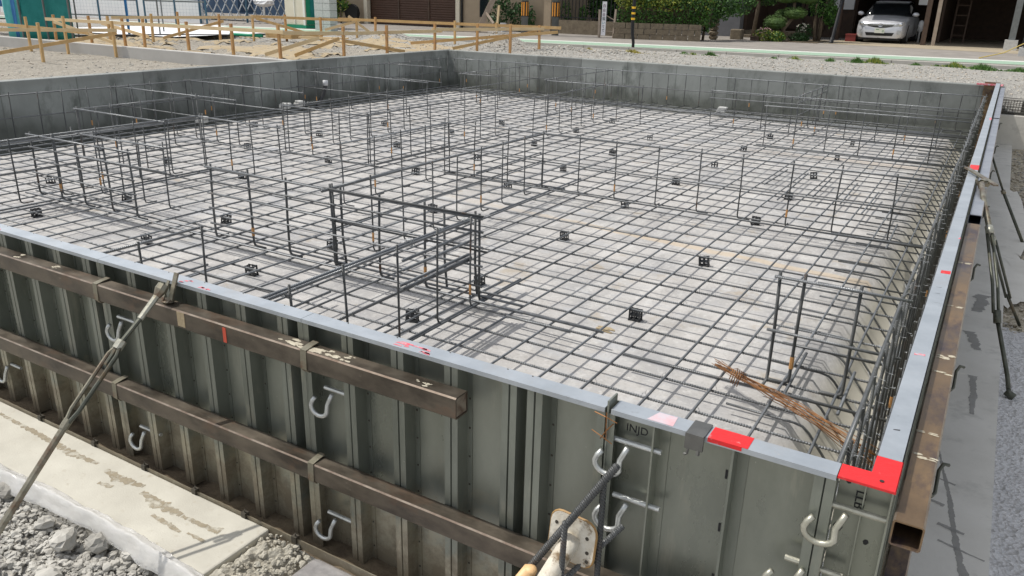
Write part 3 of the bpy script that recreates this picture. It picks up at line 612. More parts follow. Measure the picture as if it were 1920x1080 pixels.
# end panel with a folded frame and the stencilled letters, then the corner post
t_ = thing('formwork', 'smooth steel formwork panel with stencilled letters and red paint next to the corner', 'formwork', (1.4, -1.37, ZB), 'steel panels of the front formwork')
b_ = MB(); b_.box(1.403, SK, ZB, 1.977, SK + .004, ZT); b_.build('face_sheet', 'panel', t_)
b_ = MB(); b_.box(1.418, OU - .003, ZT - .003, 1.977, SK + .0045, ZT + .001); b_.box(1.418, OU - .0055, ZT - .013, 1.977, OU - .003, ZT + .001); tf = b_.build('top_flange', 'zinc', t_)
b_ = MB(); b_.box(1.676, OU - .0052, ZT + .0012, 1.774, SK + .0044, ZT + .0022); b_.box(1.676, OU - .0062, ZT - .009, 1.76, OU - .0056, ZT + .0022); b_.build('red_paint', 'red_paint', tf)
b_ = MB(); b_.poly([(1.515, OU - .001, ZT + .0015), (1.585, OU - .001, ZT + .0015), (1.58, SK, ZT + .0015), (1.53, SK, ZT + .0015)]); b_.build('faded_paint', 'pale_red', tf)
b_ = MB(); b_.box(1.406, OU - .004, ZB, 1.411, SK, ZT + .022); b_.bar((1.419, OU, ZB), (1.419, OU, ZT - .014), .02, .003, 0, (0, 1, 0)); b_.build('side_flange', 'panel_rib', t_)
b_ = MB(); edge_rib(b_, 1.536, .0022); b_.box(1.425, SK - .012, ZB, 1.536, SK - .009, ZT - .03); fr = b_.build('filler_angle', 'panel', t_)
text_mesh('stencil_letters', 'INJD', .031, 'black_ink', frame((1.478, SK - .0125, .628), (1, 0, 0), (0, 0, 1)), t_)
b_ = MB(); edge_rib(b_, 1.74); b_.build('rib', 'panel_rib', t_)
b_ = MB(); b_.extr([(0, SK), (0, OU), (.022, OU), (.024, OU + .006), (.026, OU), (.048, OU), (.048, SK)], ZB, ZT - .014, lambda p, a: (1.93 + p[0], p[1], a)); b_.build('rib', 'panel_rib', t_)
b_ = MB()
for x in (1.553, 1.752, 1.72): 
    for q in range(5): b_.box(x - .003, SK - .002, ZB + .12 + q * .16, x + .003, SK - .0008, ZB + .145 + q * .16)
b_.build('slots', 'black_ink', t_)
t_ = thing('corner_post', 'red topped steel corner post joining front and right formwork', 'formwork', (2.04, -1.37, ZB))
b_ = MB(); b_.box(1.98, SK - .004, ZB, 2.098, SK, ZT - .002); b_.box(2.038, SK - .03, ZB, 2.041, SK - .004, ZT - .01); b_.box(2.094, OU, ZB, 2.098, SK - .004, ZT - .002); b_.build('post', 'panel', t_)
b_ = MB(); b_.poly([(1.979, -1.399, ZT + .0014), (2.101, -1.399, ZT + .0014), (2.101, -1.255, ZT + .0014), (2.043, -1.255, ZT + .0014), (2.043, -1.338, ZT + .0014), (1.979, -1.338, ZT + .0014)])
b_.box(1.979, -1.4, ZT - .004, 2.101, -1.3985, ZT + .0014); b_.box(2.0995, -1.3985, ZT - .004, 2.1013, -1.255, ZT + .0014); b_.build('red_cap', 'red_paint', t_)
b_ = MB(); b_.box(1.979, -1.399, ZT - .004, 2.1, -1.338, ZT + .0006); b_.box(2.043, -1.338, ZT - .004, 2.1, -1.26, ZT + .0006); b_.build('top_flange', 'zinc', t_)
b_ = MB(); b_.tube([(2.068, -1.368, ZT), (2.068, -1.368, ZT + .003)], .005, 8); b_.build('bolt_hole', 'black_ink', t_)
text_mesh('stencil_letters', 'LLBJ', .032, 'black_ink', frame((2.03, SK - .0052, .612), (0, 0, -1), (1, 0, 0)), t_)
b_ = MB()
for x, z, r_ in ((1.995, .53, .01), (2.06, .51, .006), (2.0, .66, .008), (2.07, .36, .012), (2.01, .3, .008)): b_.blob((x, SK - .0045, z), r_, .001, r_ * 1.3, int(z * 100), .2, 0, 4, 8)
b_.build('scorch_marks', 'black_ink', t_)

# a thin strap over the flange
t_ = thing('flange_clamp', 'small dark bent steel clip clamped over the front flange beside red paint', 'clip', (1.65, -1.37, ZT))
b_ = MB(); b_.box(1.624, -1.412, ZT + .0025, 1.67, SK + .006, ZT + .0055); b_.box(1.624, -1.4135, ZT - .036, 1.67, -1.4045, ZT + .0065); b_.tube([(1.634, -1.41, ZT - .034), (1.632, -1.412, ZT - .05), (1.626, -1.414, ZT - .053)], .004, 5); b_.tube([(1.66, -1.41, ZT - .034), (1.66, -1.414, ZT - .047)], .005, 5); b_.build('clip_body', 'clip_steel', t_)

# paint marks on the front flange (belong to the panels)
def mark(x, w, seed, parent, mt='pink_mark', y0=-1.39, y1=-1.36):
    rnd = random.Random(seed); b_ = MB()
    for k in range(5):
        a = x + rnd.uniform(-w, w); c = rnd.uniform(y0, y1); s_ = rnd.uniform(.004, w * .7)
        b_.poly([(a - s_, c - .003, ZT + .0016), (a + s_, c - rnd.uniform(.002, .006), ZT + .0016), (a + s_ * .8, c + .004, ZT + .0016), (a - s_ * .7, c + rnd.uniform(.003, .007), ZT + .0016)])
    return b_.build('paint_mark', mt, parent)
P_ = [o for o in COL.objects if o.name.startswith('formwork')]
mark(-1.55, .06, 1, P_[5], y1=-1.385); mark(-.30, .03, 2, P_[6]); mark(-.17, .02, 3, P_[6], y1=-1.38); mark(.73, .05, 4, P_[7]); mark(.79, .03, 5, P_[7])

# ------------------------------------------------------------------ right formwork (seen from above)
for k, (y0, y1, lb) in enumerate(((-1.254, 1.45, 'near'), (1.45, 4.15, 'middle'), (4.15, 6.85, 'far middle'), (6.85, 10.6, 'farthest'))):
    t_ = thing('side_formwork', 'grey topped steel formwork panel on the right side, the %s one' % lb, 'formwork', (2.07, y0, ZB), 'steel panels of the right formwork')
    b_ = MB(); b_.box(2.045, y0 + .001, ZB, 2.049, y1 - .001, ZT); b_.build('face_sheet', 'panel', t_)
    b_ = MB(); b_.box(2.044, y0 + .001, ZT - .003, 2.1, y1 - .001, ZT + .0008); b_.box(2.0975, y0 + .001, ZT - .013, 2.1, y1 - .001, ZT + .0008); tf = b_.build('top_flange', 'zinc', t_)
    for q in range(int((y1 - y0) / .3)):
        b_ = MB(); b_.box(2.05, y0 + .15 + q * .3, ZB, 2.098, y0 + .19 + q * .3, ZT - .014); b_.build('rib', 'panel_rib', t_)
    for (ya, yb, xa, xb) in ((-.56, -.54, 2.055, 2.085), (.38, .43, 2.06, 2.095), (.99, 1.02, 2.09, 2.099), (2.95, 3.15, 2.046, 2.099), (5.9, 6.1, 2.08, 2.099), (-1.1, -1.09, 2.06, 2.075), (.1, .107, 2.06, 2.078), (.18, .187, 2.06, 2.078)):
        if y0 < ya and yb < y1:
            b_ = MB(); mt = 'black_ink' if yb - ya < .0101 else ('red_paint' if ya in (.38, 2.95) else 'pink_mark')
            b_.poly([(xa, ya, ZT + .0012), (xb, ya + .004, ZT + .0012), (xb, yb, ZT + .0012), (xa, yb - .006, ZT + .0012)]); b_.build('paint_mark', mt, tf)
# rust plate closing the far end with red paint
t_ = thing('end_plate', 'rusty upright end plate with red paint at the far end of the right formwork', 'plate', (2.0, 10.5, ZB))
b_ = MB(); b_.box(1.9, 10.59, -.3, 2.1, 10.6, .7); b_.build('plate', 'tube_rust', t_)
b_ = MB(); b_.box(1.8, 10.55, .655, 2.14, 10.61, .676); b_.box(2.1, 10.3, .672, 2.13, 10.55, .676); b_.build('paint_stroke', 'pink_mark', t_)
def sq_tube(t_, nm, mt, p, q, w, h, wall=.004, up=(0, 0, 1)):
    p = Vector(p); q = Vector(q); d = (q - p).normalized(); u = Vector(up); sd = d.cross(u).normalized(); u = sd.cross(d)
    c = .07 * w
    def ring(W, H, c):
        return [(-W + c, -H), (W - c, -H), (W, -H + c), (W, H - c), (W - c, H), (-W + c, H), (-W, H - c), (-W, -H + c)]
    b_ = MB(); ro = ring(w / 2, h / 2, c); ri = ring(w / 2 - wall, h / 2 - wall, c * .6)
    for e in (p, q):
        for r_ in (ro, ri):
            for a, z in r_: b_.v.append(tuple(e + sd * a + u * z))
    for i in range(8):
        j = (i + 1) % 8
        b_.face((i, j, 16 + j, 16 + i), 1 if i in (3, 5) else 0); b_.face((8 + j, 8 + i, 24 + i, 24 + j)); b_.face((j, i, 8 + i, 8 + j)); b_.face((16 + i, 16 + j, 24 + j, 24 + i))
    return b_.build(nm, [mt, 'edge_highlight_wear'], t_)
t_ = thing('steel_tube', 'rusty open ended square steel tube lying outside the right formwork', 'steel tube', (2.14, -1.42, .61))
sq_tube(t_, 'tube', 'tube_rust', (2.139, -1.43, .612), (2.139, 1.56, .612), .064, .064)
b_ = MB()
for y, w in ((-1.12, .02), (-.98, .012), (-.55, .014), (-.42, .035), (.12, .012), (.75, .02)): [b_.blob((2.14 + .02 * math.sin(y * 40 + q * 2.1), y + w * (.5 + .5 * math.sin(q * 1.7 + y * 9)), .6445), .012, w * .16, .0012, q, .3, 0, 4, 8) for q in range(6)]
o = b_.build('cement_smear', 'cement_splash', t_); o['kind'] = 'stuff'
t_ = thing('steel_tube', 'grey galvanised square tube continuing along the far right formwork', 'steel tube', (2.14, 1.7, .62))
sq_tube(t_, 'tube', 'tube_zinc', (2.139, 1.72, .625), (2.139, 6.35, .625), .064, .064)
t_ = thing('steel_tube', 'short grey square tube at the far end of the right formwork', 'steel tube', (2.14, 6.4, .62))
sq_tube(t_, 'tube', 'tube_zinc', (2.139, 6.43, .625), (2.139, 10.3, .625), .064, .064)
t_ = thing('steel_tube', 'rusty lower square tube hidden under the upper right one', 'steel tube', (2.14, -1.4, .1))
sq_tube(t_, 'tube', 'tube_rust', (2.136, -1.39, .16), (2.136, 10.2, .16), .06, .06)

# ------------------------------------------------------------------ front beams with hook clips
for zc, x1, lb in ((.582, .968, 'upper brown steel beam with a sawn end across the front formwork'), (.162, 1.75, 'lower rusty brown steel beam running across the whole front formwork')):
    t_ = thing('steel_beam', lb, 'steel beam', (x1, -1.43, zc))
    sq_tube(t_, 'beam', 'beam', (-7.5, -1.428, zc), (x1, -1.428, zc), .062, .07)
    if zc > .3:
        b_ = MB(); b_.box(x1 - .012, -1.455, zc - .03, x1 - .003, -1.401, zc + .03); b_.build('end_fill', 'beam_end', t_)
        b_ = MB(); rnd = random.Random(9)
        for x, w, l in ((.3, .022, .07), (.36, .026, .08), (.46, .018, .04), (.52, .014, .03), (.83, .01, .03), (-1.28, .012, .015), (-1.03, .012, .015)):
            for k in range(7):
                a = x + rnd.uniform(-l, l); c = -1.43 + rnd.uniform(-.015, .02); s_ = rnd.uniform(.3, 1) * w
                b_.blob((a, c, zc + .0345), s_ * 1.2, s_ * .55, .0015, k, .4, 0, 4, 9)
        o = b_.build('cement_spatter', 'cement_splash', t_); o['kind'] = 'stuff'
        b_ = MB(); b_.box(-.002, -1.4602, zc - .03, .014, -1.4588, zc + .025); b_.build('red_stripe', 'stripe_red', t_)
        b_ = MB(); b_.box(-.24, -1.4602, zc - .025, -.2, -1.4588, zc + .03); b_.build('tan_smear', 'sand', t_)
CL = [(-1.84, .582), (-.72, .582), (.375, .582), (-.70, .162), (.372, .162), (1.3, .162)]
CLB = ['on the upper beam at the left frame edge', 'on the upper beam left of the turnbuckle brace', 'on the upper beam near the white cement spatter', 'on the lower beam behind the turnbuckle brace', 'on the lower beam below the middle hook', 'on the lower beam behind the white plate']
for (x, zc), lb in zip(CL, CLB):
    t_ = thing('beam_clip', 'bent flat steel hook ' + lb, 'hook', (x, -1.46, zc), 'flat hooks holding the beams')
    b_ = MB(); b_.extr([(-1.4, zc + .045), (-1.43, zc + .042), (-1.46, zc + .037), (-1.4625, zc - .03), (-1.45, zc - .045), (-1.42, zc - .048), (-1.42, zc - .043), (-1.448, zc - .04), (-1.459, zc - .028), (-1.457, zc + .034), (-1.43, zc + .039), (-1.4, zc + .042)], x - .012, x + .014, lambda p, a: (a, p[0], p[1]), close=True, cap=True)
    b_.build('hook_plate', 'brace', t_)

# ------------------------------------------------------------------ U clamps
def clamp_parts(t_, s=1.0, mt='galv', x=0, z=0, y=OU):
    b_ = MB(); b_.tube([(x - .035, y + .012, z), (x + .098, y + .012, z)], .0075 * s, 8); b_.build('pin', mt, t_)
    path = []
    for a in range(0, 3): path.append((x + .012 - a * .008, y - .006 - a * .004, z - .006 - a * .02))
    for k in range(0, 9):
        an = -math.pi * .12 - k * math.pi * .9 / 8
        path.append((x - .035 + .036 * math.cos(an), y - .022, z - .062 + .03 * math.sin(an)))
    path += [(x - .066, y - .02, z - .045), (x - .055, y - .016, z - .03)]
    b_ = MB(); b_.tube(path, .0078 * s, 8); o = b_.build('hook', mt, t_, smooth=True)
HK = [((1.46, .6), 'galv', 'shiny U hook clamp hanging at the raised panel joint, the upper one of two'), ((1.47, .43), 'galv', 'shiny U hook clamp on the same joint, directly above the white plate'), ((2.0, .605), 'galv_dull', 'dull yellowish U clamp beside the red corner'),
      ((.42, .455), 'galv', 'U hook clamp between the two beams in the middle of the front'), ((.40, -.045), 'galv', 'U hook clamp under the lower beam, near the broken concrete'), ((-.65, -.03), 'galv', 'U hook clamp under the lower beam beside the turnbuckle brace'), ((-1.66, .0), 'galv', 'U hook clamp at the left frame edge under the lower beam'), ((-.69, .455), 'galv', 'U hook clamp half hidden behind the turnbuckle brace'), ((1.93, .42), 'galv_dull', 'dull pin clamp low beside the corner post, cut by the frame')]
for (x, z), mt, lb in HK:
    t_ = thing('form_clamp', lb, 'clamp', (x, OU, z), 'U clamps pinning the panels together'); clamp_parts(t_, 1.0, mt, x, z)
# tie wire twist at the raised joint
b_ = MB()
for k, (a, c) in enumerate((((1.375, -1.405, .675), (1.44, -1.405, .66)), ((1.37, -1.405, .62), (1.43, -1.405, .595)), ((1.408, -1.402, .68), (1.412, -1.405, .6)), ((1.395, -1.404, .6), (1.43, -1.404, .655)))): b_.tube([a, ((a[0] + c[0]) / 2, a[1] - .004, (a[2] + c[2]) / 2 + .004), c], .0016, 4)
tag(b_.build('twisted_wire', 'rusty_wire'), 'thin rusty wire twisted round the raised panel joint', 'wire')

# ------------------------------------------------------------------ left turnbuckle brace
bx = -.32
t_ = thing('turnbuckle_brace', 'long greenish turnbuckle brace hooked on the front beam and reaching the rubble', 'brace', (bx, -1.45, .66))
b_ = MB(); b_.bar((bx + .014, -1.392, .725), (bx + .014, -1.43, .63), .02, .007); b_.bar((bx - .012, -1.41, .695), (bx - .012, -1.445, .63), .012, .005); b_.blob((bx, -1.43, .625), .028, .02, .01, 3, .1); b_.build('hook_clamp', 'brace', t_)
b_ = MB(); b_.tube([(bx, -1.44, .69), (bx, -1.455, .675), (bx, -1.475, .655)], [.02, .022, .012], 8); b_.build('pivot', 'brace', t_)
b_ = MB(); b_.tube([(bx, -1.47, .66), (bx, -1.55, .595)], [.012, .011], 8); b_.build('upper_rod', 'galv_dull', t_)
b_ = MB(); b_.tube([(bx, -1.55, .595), (bx, -1.64, .53), (bx, -1.7, .475)], .0085, 8); b_.build('threaded_rod', 'brace_dark', t_)
b_ = MB(); b_.tube([(bx, -1.628, .54), (bx, -1.652, .518)], .017, 8); b_.build('collar', 'galv_dull', t_)
for s_ in (-1, 1):
    b_ = MB(); b_.tube([(bx + s_ * .008, -1.645, .524), (bx + s_ * .022, -1.67, .503), (bx + s_ * .02, -1.83, .36), (bx + s_ * .008, -1.862, .33)], .0075, 8); b_.build('turnbuckle_bar', 'brace' if s_ < 0 else 'brace_dark', t_)
b_ = MB(); b_.tube([(bx, -1.855, .337), (bx, -1.88, .313)], .015, 8); b_.build('collar', 'brace', t_)
b_ = MB(); b_.tube([(bx, -1.87, .322), (bx, -2.15, .05), (bx, -2.46, -.28)], .0115, 8); b_.build('lower_rod', 'brace', t_)

# white shore plate, white pole, rebars at the bottom
t_ = thing('shore_prop', 'scuffed white pipe prop with rounded white end plate leaning on the front formwork', 'prop', (1.4, -1.6, .38))
b_ = MB(); c = Vector((1.385, -1.52, .352)); u = Vector((1, -.08, -.01)).normalized(); v = Vector((0, .12, 1)); v = (v - u * v.dot(u)).normalized(); n_ = u.cross(v)
prof = []
for (sx, sy) in ((1, 1), (-1, 1), (-1, -1), (1, -1)):
    for k in range(5):
        a = math.pi / 2 * k / 4 + {(1, 1): 0, (-1, 1): math.pi / 2, (-1, -1): math.pi, (1, -1): 1.5 * math.pi}[(sx, sy)]
        prof.append((sx * .036 + .032 * math.cos(a), sy * .034 + .032 * math.sin(a)))
b_.extr(prof, -.004, .004, lambda p, a: tuple(c + u * p[0] + v * p[1] + n_ * a), close=True, cap=True); b_.build('end_plate', 'white_pole', t_)
b_ = MB(); ring_ = [tuple(c + u * p[0] * 1.0 + v * p[1] * 1.0) for p in prof]; b_.tube(ring_ + ring_[:1], .0045, 5, cap=False); b_.build('plate_rim', 'plate_rim', t_)
b_ = MB()
for a, e in ((-.05, .03), (.045, .02), (-.048, -.005), (.05, -.02), (.052, -.045)):
    q = c + u * a + v * e; d_ = n_ if n_.y < 0 else -n_; b_.tube([tuple(q + d_ * .0035), tuple(q + d_ * .0048)], .0055, 8)
b_.build('bolt_hole', 'dark_steel', t_)
d_ = (n_ if n_.y < 0 else -n_)
b_ = MB(); e_ = c + Vector((-.03, -.3, -.15)); b_.tube([tuple(c), tuple((c + e_) / 2), tuple(e_)], .026, 14); b_.build('pipe', 'white_pole', t_, smooth=True)
def ribbed(b_, p, q, r, pitch=.009, n=8):
    p = Vector(p); q = Vector(q); k = int((q - p).length / pitch); path = []; rr = []
    for i in range(k):
        for f_, a in ((0, 1.0), (.35, 1.0), (.5, 1.14), (.8, 1.14), (.95, 1.0)): path.append(p + (q - p) * ((i + f_) / k)); rr.append(r * a)
    b_.tube(path, rr, n)
FB = [((1.487, -1.5, .60), (1.27, -1.58, .22), .0095, 'thick dark rebar leaning diagonally behind the white end plate'), ((1.455, -1.5, .55), (1.462, -1.52, -.2), .0075, 'upright dark rebar standing just left of the lower hook'), ((1.40, -1.6, .46), (1.39, -1.61, -.2), .0075, 'upright dark rebar tied in front of the white end plate'), ((1.50, -1.46, .4), (1.33, -1.6, .17), .0075, 'thin dark rebar crossing low behind the white end plate')]
for p, q, r_, lb in FB:
    b_ = MB(); ribbed(b_, p, q, r_); o = b_.build('loose_rebar', ['rebar_upright'], smooth=True); tag(o, lb, 'rebar', 'loose bars at the bottom of the front formwork')
b_ = MB(); b_.tube([(1.305, -1.6, .27), (1.19, -1.66, .06)], [.02, .021], 10); b_.blob((1.305, -1.6, .27), .02, .02, .012, 1, .0, 0, 6, 10)
tag(b_.build('wooden_handle', 'grip', smooth=True), 'tan tool handle end at the bottom edge below the white prop', 'handle')

# ------------------------------------------------------------------ rebar mat
mat_t = thing('rebar_mat', 'flat mesh of tied dark reinforcing bars covering the whole concrete bed', 'rebar mesh', (-2.8, 4.6, 0))
rnd = random.Random(12)
def wob(a, b, fixed, z, axis, r, matname, name, parent, amp=.006, n=5, step=1.2):
    k = max(2, int((b - a) / step)); path = []; ph = rnd.uniform(0, 6); f1 = rnd.uniform(-.009, .009)
    for i in range(k + 1):
        t = a + (b - a) * i / k; w = fixed + f1 * (i / k - .5) * 2 + amp * math.sin(ph + t * .9); zz = z + .003 * math.sin(ph * 2 + t * 1.7)
        path.append((w, t, zz) if axis == 'y' else (t, w, zz))
    b_ = MB(); b_.tube(path, r, n); return b_.build(name, matname, parent, smooth=True)
YX = [i * .25 for i in range(-29, 8)] + [1.93]
XY = [j * .25 for j in range(-5, 42)]
for x in YX:
    wob(-1.28, 10.45, x + rnd.uniform(-.008, .008), 0, 'y', .0069, 'rebar_plain', 'lengthwise_bar', mat_t)
def ribbed_bar(y, r, z=-.0145):
    x0, x1 = -3.2, 1.98; p = .0125; n = int((x1 - x0) / p); ph = rnd.uniform(0, 6); path = []; rr = []
    def cy(x): return y + .005 * math.sin(ph + x * .9)
    for k in range(8): x = -7.45 + (x0 + 7.45) * k / 8; path.append((x, cy(x), z)); rr.append(r)
    for i in range(n):
        for f_, q in ((.05, .96), (.4, .96), (.55, 1.34), (.85, 1.34)): x = x0 + (i + f_) * p; path.append((x, cy(x), z)); rr.append(r * q)
    b_ = MB(); b_.tube(path, rr, 6); return b_.build('cross_bar', 'rebar', mat_t, smooth=True)
for y in XY:
    if -.6 < y < 1.8: ribbed_bar(y + rnd.uniform(-.008, .008), .0059); continue
    wob(-7.45, 1.98, y + rnd.uniform(-.008, .008), -.0145, 'x', .0061, 'rebar', 'cross_bar', mat_t)
# lapped second bars
for (x, y0, y1) in ((-.27, -1.2, 1.05), (-.36, -1.25, .95), (-1.3, 2.3, 4.0), (1.3, 4.2, 5.2), (1.07, 4.5, 5.5), (.8, 4.6, 5.6), (.3, 4.9, 5.8), (.55, 4.3, 5.7), (-2.3, 3.6, 5), (1.62, 3.2, 4.0), (1.53, .35, .9), (1.79, .3, .8), (-4.5, -1.2, 2.2), (-4.42, -1.2, 2.2), (-3.35, 3.3, 6.0), (-2.0, -.3, .3), (-1.1, -1.2, .2)):
    wob(y0, y1, x, .002, 'y', .008, 'rebar_plain', 'lap_bar', mat_t)
for (y, x0, x1) in ((.53, -4.9, .55), (.62, -4.9, .0), (.34, .75, 1.98), (3.33, -2.5, 1.95), (3.45, -2.6, -1.2), (3.36, 1.2, 1.95), (.95, 1.4, 1.9), (7.05, -.4, 1.9), (7.15, -.4, 1.9), (8.3, -1.4, 1.9), (8.4, -1.4, 1.9), (9.55, -3, 1.9), (9.65, -3, 1.9), (9.35, .2, 1.95), (9.75, -1, 1.95), (.44, .0, .4), (2.1, -4.5, -3.5), (3.2, -4.6, -3.3), (1.7, -6, -4.5), (.7, -.9, -.1), (-.02, -2.3, -1.2)):
    wob(x0, x1, y, .012, 'x', .008, 'rebar', 'lap_bar', mat_t)
# hooked ends and sloping trench bars along the right edge
for k in range(36):
    y = -1.0 + k * .29 + rnd.uniform(-.03, .03)
    b_ = MB(); l = rnd.uniform(.22, .34); b_.tube([(1.66 - l, y + .01, -.028), (1.63, y, -.028), (1.67, y, -.036), (1.70, y, -.06), (1.85, y, -.25), (1.89, y, -.29), (1.93, y, -.3), (2.0, y, -.3)], .006, 5)
    b_.build('haunch_bar', 'rebar', mat_t, smooth=True)
for x, z in ((1.86, -.29), (1.96, -.29), (-7.45, -.25), (-7.3, -.2), (-7.2, -.04)): wob(-1.25, 10.4, x, z, 'y', .0085, 'rebar_plain', 'trench_bar', mat_t)
for y, z in ((10.35, -.25), (10.15, -.22), (10.02, -.03)): wob(-7.4, 1.95, y, z, 'x', .0085, 'rebar_plain', 'trench_bar', mat_t)
# tie wires
b_ = MB()
for x in YX:
    for y in XY:
        if y > 6.2 or x < -6.5: continue
        if rnd.random() < .55: continue
        if y < -.3: continue
        a = rnd.uniform(-.004, .004); s_ = rnd.uniform(.9, 1.2)
        b_.tube([(x - .009 + a, y - .01, -.012), (x - .004 + a, y - .003, .0098 * s_), (x + .004, y + .004, .0098 * s_), (x + .01, y + .011, -.012)], .0012, 3, cap=False)
        if rnd.random() < .6: b_.tube([(x + .004, y + .004, .008), (x + .008 + a, y - .002, .018), (x + .014 + a * 2, y + .006 + a, .026)], .0011, 3, cap=False)
o = b_.build('tie_wires', 'wire', mat_t); o['kind'] = 'stuff'

# ------------------------------------------------------------------ upright cages
def cage(label, axis, fixed, a0, a1, rails=((.51, .0066), (.27, .0062)), sp=.37, htop=.535, r=.0061, heavy=False, tape=4, bend=1, name='rebar_cage', zb=.0, hook=True, at=None):
    mid = ((a0 + a1) / 2, fixed, 0) if axis == 'x' else (fixed, (a0 + a1) / 2, 0)
    t_ = thing(name, label, 'rebar cage', mid, 'upright rebar cages standing on the mesh')
    n = max(1, int(round((a1 - a0) / sp)))
    def pt(a, off, z): return (a, fixed + off, z) if axis == 'x' else (fixed + off, a, z)
    if at: n = len(at) - 1
    for i in range(n + 1):
        a = at[i] if at else a0 + (a1 - a0) * i / n + (rnd.uniform(-.025, .025) if 0 < i < n else 0); h = htop + rnd.uniform(-.012, .014); lx = rnd.uniform(-.012, .012); ly = rnd.uniform(-.008, .008)
        b_ = MB(); path = [pt(a + lx, ly, h), pt(a, 0, .25), pt(a, 0, zb + .03)]
        if hook: path += [pt(a + .004 * bend, .006 * bend, zb + .008), pt(a + .02 * bend, .01 * bend, zb + .0), pt(a + .1 * bend, .012 * bend, zb + .0)] if i % 3 else [pt(a, .008 * bend, zb + .006), pt(a, .03 * bend, zb - .002), pt(a, .11 * bend, zb - .002)]
        b_.tube(path, r, 6); o = b_.build('upright_bar', 'rebar_upright', t_, smooth=True)
        if tape and i % tape == 1:
            b2 = MB(); b2.tube([pt(a, 0, zb + .075), pt(a, 0, zb + .135)], r * 1.3, 6); b2.build('marking_tape', 'tape', o)
    for (z, rr) in rails:
        b_ = MB(); k = max(2, int((a1 - a0) / .6)); e = .03; ph = rnd.uniform(0, 6); path = []
        for i in range(k + 1):
            a = a0 - e + (a1 - a0 + 2 * e) * i / k; path.append(pt(a, -.0135 + .004 * math.sin(ph + a * 2), z + .005 * math.sin(ph + a * 1.3)))
        b_.tube(path, rr, 6); b_.build('rail_bar', 'rail' if z > .48 else 'rebar', t_, smooth=True)
        for i in range(n + 1):
            pass
    b_ = MB()
    for i in range(n + 1):
        a = a0 + (a1 - a0) * i / n
        for z, rr in rails[:2]:
            p0 = pt(a, -.006, z); b_.tube([pt(a - .006, -.024, z - .006), pt(a + .004, .0, z + .011), pt(a + .009, .006, z - .008)], .0012, 3, cap=False); b_.tube([pt(a, -.02, z), pt(a + .01, -.03, z + .016)], .0011, 3, cap=False)
    o = b_.build('cage_ties', 'wire', t_); o['kind'] = 'stuff'
    return t_
two = ((.51, .0066), (.27, .0062))
cage('long low rebar cage in the left front, stopping at the gap beside the next cage', 'x', .58, -4.78, -3.46, ((.51, .0078), (.41, .0072), (.3, .0072), (.19, .0072), (.09, .007)), sp=.33, r=.0078)
cage('second low rebar cage close behind the left front one', 'x', .9, -4.7, -3.5, ((.5, .007), (.3, .0065)), sp=.33)
t_ = cage('front rebar cage ending under the stacked heavy bars', 'x', .58, -2.56, -.28, ((.51, .0082), (.42, .0075), (.33, .0075), (.22, .0075), (.1, .007)), sp=.38, r=.0082)
for y, z in ((.556, .522), (.6, .3)):
    b_ = MB(); b_.tube([(-1.45, y, z), (-.8, y + .004, z - .003), (-.24, y, z)], .0068, 7); b_.build('rail_bar', 'rebar_upright', t_, smooth=True)
for x in (-1.36, -.55, -.33):
    b_ = MB(); b_.tube([(x, .61, .53), (x, .612, .2), (x + .004, .63, .01), (x + .05, .66, .0)], .0082, 6); b_.build('upright_bar', 'rebar_upright', t_, smooth=True)
t_ = cage('short heavy rebar cage carrying four stacked thick bars behind the front formwork', 'y', -.27, -1.2, .47, ((.505, .0078), (.28, .007), (.1, .0065)), sp=.36)
for z in (.435, .385, .3, .285):
    b_ = MB(); b_.tube([(-.284 - (.016 if z == .3 else 0), -.12, z), (-.284 - (.016 if z == .3 else 0), .5, z + .004)], .0085, 7); b_.build('rail_bar', 'rebar_plain', t_, smooth=True)
for dx, z in ((-.016, .51),):
    b_ = MB(); b_.tube([(-.284 + dx, -1.25, z), (-.284 + dx, -.4, z + .003), (-.284 + dx, .5, z)], .0078, 7); b_.build('rail_bar', 'rebar_plain', t_, smooth=True)
b_ = MB()
for k in range(26):
    y = rnd.choice([-.1, -.07, -.04, .2, .23, .43, .46]) + rnd.uniform(-.02, .02); b_.tube([(-.275, y, .495), (-.285, y, .53), (-.315, y + .004, .525), (-.318, y, .495)], .0012, 3)
b_.build('wrap_wire', 'wire', t_)
t_ = cage('long rebar cage running away from the camera through the middle of the bed', 'y', -1.41, .6, 3.38, ((.51, .009), (.25, .0065)), sp=.36)
b_ = MB(); b_.tube([(-1.415, .5, .515), (-1.43, 1.35, .518)], .0105, 7); b_.build('rail_bar', 'rebar', t_, smooth=True)
cage('longest rebar cage crossing the bed from the middle to the right formwork', 'x', 3.4, -2.54, 1.95, ((.51, .0075), (.26, .0065)), sp=.374)
cage('short rebar cage joining the far end of the long middle cage from the left', 'y', -2.48, 1.85, 3.4, two)
cage('small rebar cage with a cross rail left of the middle of the bed', 'x', 2.13, -4.55, -3.5, two)
cage('small rebar cage behind the first small one left of the middle', 'x', 3.24, -4.6, -3.4, two)
cage('rebar cage running away on the left of the middle with a thick top bar', 'y', -3.38, 3.25, 5.7, ((.51, .0085), (.25, .0065)))
cage('heavy topped rebar cage running away near the left edge of the frame', 'y', -4.6, -1.2, 2.15, ((.51, .0095), (.49, .0085), (.25, .0065)), tape=5)
cage('rebar cage running away between the two left cross cages', 'y', -4.55, 3.25, 5.3, two)
cage('short rebar cage with a projecting rail in front of the left wall', 'x', 1.7, -5.92, -4.55, two)
cage('short rebar cage parallel to the left wall, standing nearest it', 'y', -5.9, 1.7, 3.15, two)
cage('rebar cage with a pale top rail reaching out from the left wall, nearest of three', 'x', 3.2, -7.5, -5.3, two)
cage('rebar cage with a pale top rail reaching out from the left wall, middle of three', 'x', 4.25, -7.5, -5.3, two)
